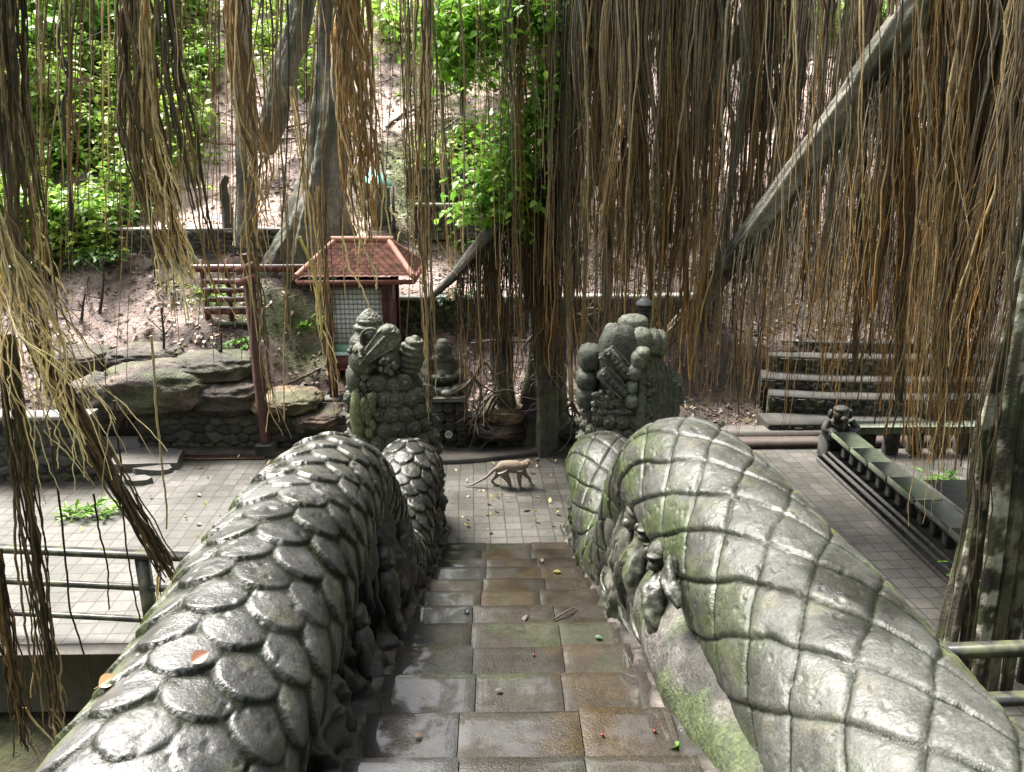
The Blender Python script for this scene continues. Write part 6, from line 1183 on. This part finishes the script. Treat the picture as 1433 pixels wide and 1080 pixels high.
# ------------------------------------------------------------------ the macaque
def monkey():
    g = Wz(716, 681, 0); root = empty('macaque', (g[0], g[1], 0), 'grey-brown long-tailed monkey walking to the right across the paving', 'monkey')
    k = .00102; X = lambda c: g[0] + (c - 850) * k
    def p(cx, cy, dy): return [X(cx), g[1] + dy, max(.012, (575 - cy) * .00106)]
    m = MB()
    def limb(pts, r, n=30, sides=16): m.tube(crom(pts, n), np.interp(np.linspace(0, 1, n), np.linspace(0, 1, len(r)), r), sides)
    limb([p(660, 320, 0), p(720, 285, 0), p(800, 280, 0), p(890, 285, 0), p(970, 280, 0), p(1020, 262, 0), p(1060, 240, 0)], [.05, .082, .088, .092, .09, .066, .055], 50, 24)
    m.ball(p(1072, 232, 0), (.058, .052, .056), nu=24, nv=16); m.ball(p(1110, 250, 0), (.036, .034, .032), nu=18, nv=12); m.ball(p(1130, 258, 0), (.022, .026, .02), nu=16, nv=10); m.ball(p(1096, 222, 0), (.024, .042, .012), nu=16, nv=10)
    limb([p(660, 300, 0), p(600, 335, 0), p(500, 430, 0), p(380, 500, 0), p(290, 545, 0), p(200, 562, 0)], [.03, .022, .02, .018, .015, .008], 40, 10)
    # near hind, far hind, near front, far front (upper limb, lower limb, foot)
    limb([p(725, 320, -.055), p(765, 400, -.06), p(790, 430, -.062)], [.085, .062, .042]); limb([p(785, 425, -.062), p(815, 485, -.06), p(830, 545, -.06)], [.044, .032, .022]); limb([p(822, 560, -.06), p(850, 572, -.062), p(895, 573, -.066)], [.02, .017, .012], 14, 10)
    limb([p(690, 330, .05), p(660, 390, .055), p(642, 425, .055)], [.078, .055, .042]); limb([p(645, 420, .055), p(605, 465, .055), p(572, 500, .055)], [.04, .03, .022]); limb([p(570, 500, .055), p(600, 545, .055), p(660, 566, .055)], [.022, .018, .013], 14, 10)
    limb([p(960, 310, -.055), p(958, 380, -.06), p(955, 440, -.06)], [.062, .042, .032]); limb([p(955, 435, -.06), p(962, 500, -.06), p(968, 548, -.06)], [.033, .026, .019]); limb([p(968, 552, -.06), p(985, 570, -.06), p(1020, 574, -.06)], [.018, .016, .011], 14, 10)
    limb([p(990, 320, .05), p(1030, 400, .055), p(1055, 435, .055)], [.058, .038, .03]); limb([p(1052, 432, .055), p(1095, 470, .055), p(1112, 515, .055)], [.031, .025, .019]); limb([p(1112, 515, .055), p(1125, 545, .055), p(1150, 556, .055)], [.018, .016, .011], 14, 10)
    for (cx, cy, dy) in ((895, 573, -.066), (660, 566, .055), (1020, 574, -.06), (1150, 556, .055)):
        for f in range(4): a = p(cx - 14, cy, dy + (f - 1.5) * .010); b = p(cx + 24 - 4 * abs(f - 1.5), cy + 1, dy + (f - 1.5) * .016); m.tube(crom([a, np.add(a, b) / 2 + [0, 0, .004], b], 8), .0062, 8)
        a = p(cx - 30, cy, dy - .012); b = p(cx - 12, cy + 1, dy - .03); m.tube([a, b], .0062, 8)
    def fur_extra(mt, N, L, b, tc, vm):
        sp = N.new('ShaderNodeSeparateXYZ'); L.new(tc.outputs['Object'], sp.inputs[0]); rp = N.new('ShaderNodeValToRGB'); e = rp.color_ramp.elements; e[0].position = .0; e[0].color = (.17, .155, .135, 1); e[1].position = .85; e[1].color = (.20, .155, .11, 1)
        q = rp.color_ramp.elements.new(.35); q.color = (.175, .15, .125, 1); mr = N.new('ShaderNodeMapRange'); mr.inputs['From Max'].default_value = .45; L.new(sp.outputs['Z'], mr.inputs['Value']); L.new(mr.outputs[0], rp.inputs[0]); L.new(rp.outputs[0], vm.inputs[0])
    M['mfur'] = mat('macaque_coat', (1, 1, 1), .85, attr=False, var=.22, scale=45, bump=.5, bscale=160, bdist=.008, extra=fur_extra)
    remeshed(m, 'body', M['mfur'], root, .0065, 4)
    f = MB(); f.ball(p(1103, 238, 0), (.036, .040, .04), nu=20, nv=14); f.ball(p(1128, 257, 0), (.03, .028, .022), nu=18, nv=12); f.build('face', M['skin'], root)
    for sy in (-1, 1):
        e = MB(); q = p(1062, 228, sy * .054); e.ball(q, (.016, .009, .022), nu=14, nv=10); e.ball(np.add(q, [.003, sy * .006, 0]), (.009, .006, .013), nu=10, nv=8); e.build('ear', M['skin'], root)
        e = MB(); e.ball(p(1132, 232, sy * .018), (.007, .007, .006), nu=12, nv=8); e.build('eye', M['dark'], root)
        w = MB(); w.ball(p(1098, 262, sy * .036), (.026, .016, .026), (.42, .39, .34), 16, 12, lambda N: .25 * (fbm(N * 4, 2, 3) - .5)); w.build('cheek_whisker', M['fur'], root)
monkey()

def shade_canopy():  # unseen leaves added overhead to darken the root curtain
    rnd = np.random.default_rng(8); n = 420; m = MB(); P = np.stack([rnd.uniform(-.5, 9, n), rnd.uniform(7.2, 13, n), rnd.uniform(8.9, 10.6, n)], -1); P[:, 2] += .3 * (P[:, 1] - 8)
    add_leaves(m, P, .42, leafcol(n, rnd, DG), rnd, droop=.1); tag(m.build('unseen_canopy_foliage', M['leaf'], smooth=False), kind='stuff')
shade_canopy()

def cover():
    rnd = np.random.default_rng(15); m = MB(); pos = []; cols = []
    for x0, x1, y0, y1, n, dn in ((-60, 300, -40, 320, 2300, .50), (540, 850, -40, 75, 520, .48), (1080, 1300, -40, 70, 360, .5), (350, 450, -40, 150, 260, .52), (0, 230, 300, 380, 380, .45), (580, 720, 180, 250, 150, .5)):
        for i in range(n):
            p = onhill(rnd.uniform(x0, x1), rnd.uniform(y0, y1), 13.5)
            if fbm(np.array([[p[0] * .8, p[1] * .8, 2.]]), 2, 66)[0] < dn - .08: continue
            h = rnd.uniform(.1, .75) * (1 if x1 < 500 else .6); k = 7; q = p + rnd.normal(0, 1, (k, 3)) * [.16, .16, .08] + [0, 0, h]; pos.append(q); cols.append(np.repeat(np.array((LG, YG, YG)[int(rnd.random() * 3)])[None] * rnd.uniform(.5, 1.25), k, 0))
            if rnd.random() < .4: m.tube(np.stack([p - [0, 0, .05], p + rnd.normal(0, .05, 3) + [0, 0, h * .5], p + [0, 0, h]]), .008, 4, (.09, .10, .04), cap=False)
    pos = np.vstack(pos); cols = np.vstack(cols); add_leaves(m, pos, .17, cols, rnd, droop=.3); tag(m.build('undergrowth', M['leaf'], smooth=False), kind='stuff')
    m = MB()
    for i in range(420):
        p = onhill(rnd.uniform(-20, 1433), rnd.uniform(-30, 420), 12.2); a = rnd.uniform(0, 6.28); L = rnd.uniform(.2, 1.1); t = np.linspace(-.5, .5, 9)[:, None]; P = p + t * L * np.array([math.cos(a), math.sin(a) * .7, 0]) + np.cumsum(rnd.normal(0, .015, (9, 3)), 0); P[:, 2] = hill_fast(P[:, 0], P[:, 1]) + .03 + np.abs(rnd.normal(0, .015, 9)); r = rnd.uniform(.006, .022); m.tube(P, np.linspace(r, r * .4, 9), 5, np.array((.07, .052, .04)) * rnd.uniform(.5, 2.2), cap=False)
    tag(m.build('fallen_twigs', M['bark']), kind='stuff')
cover()
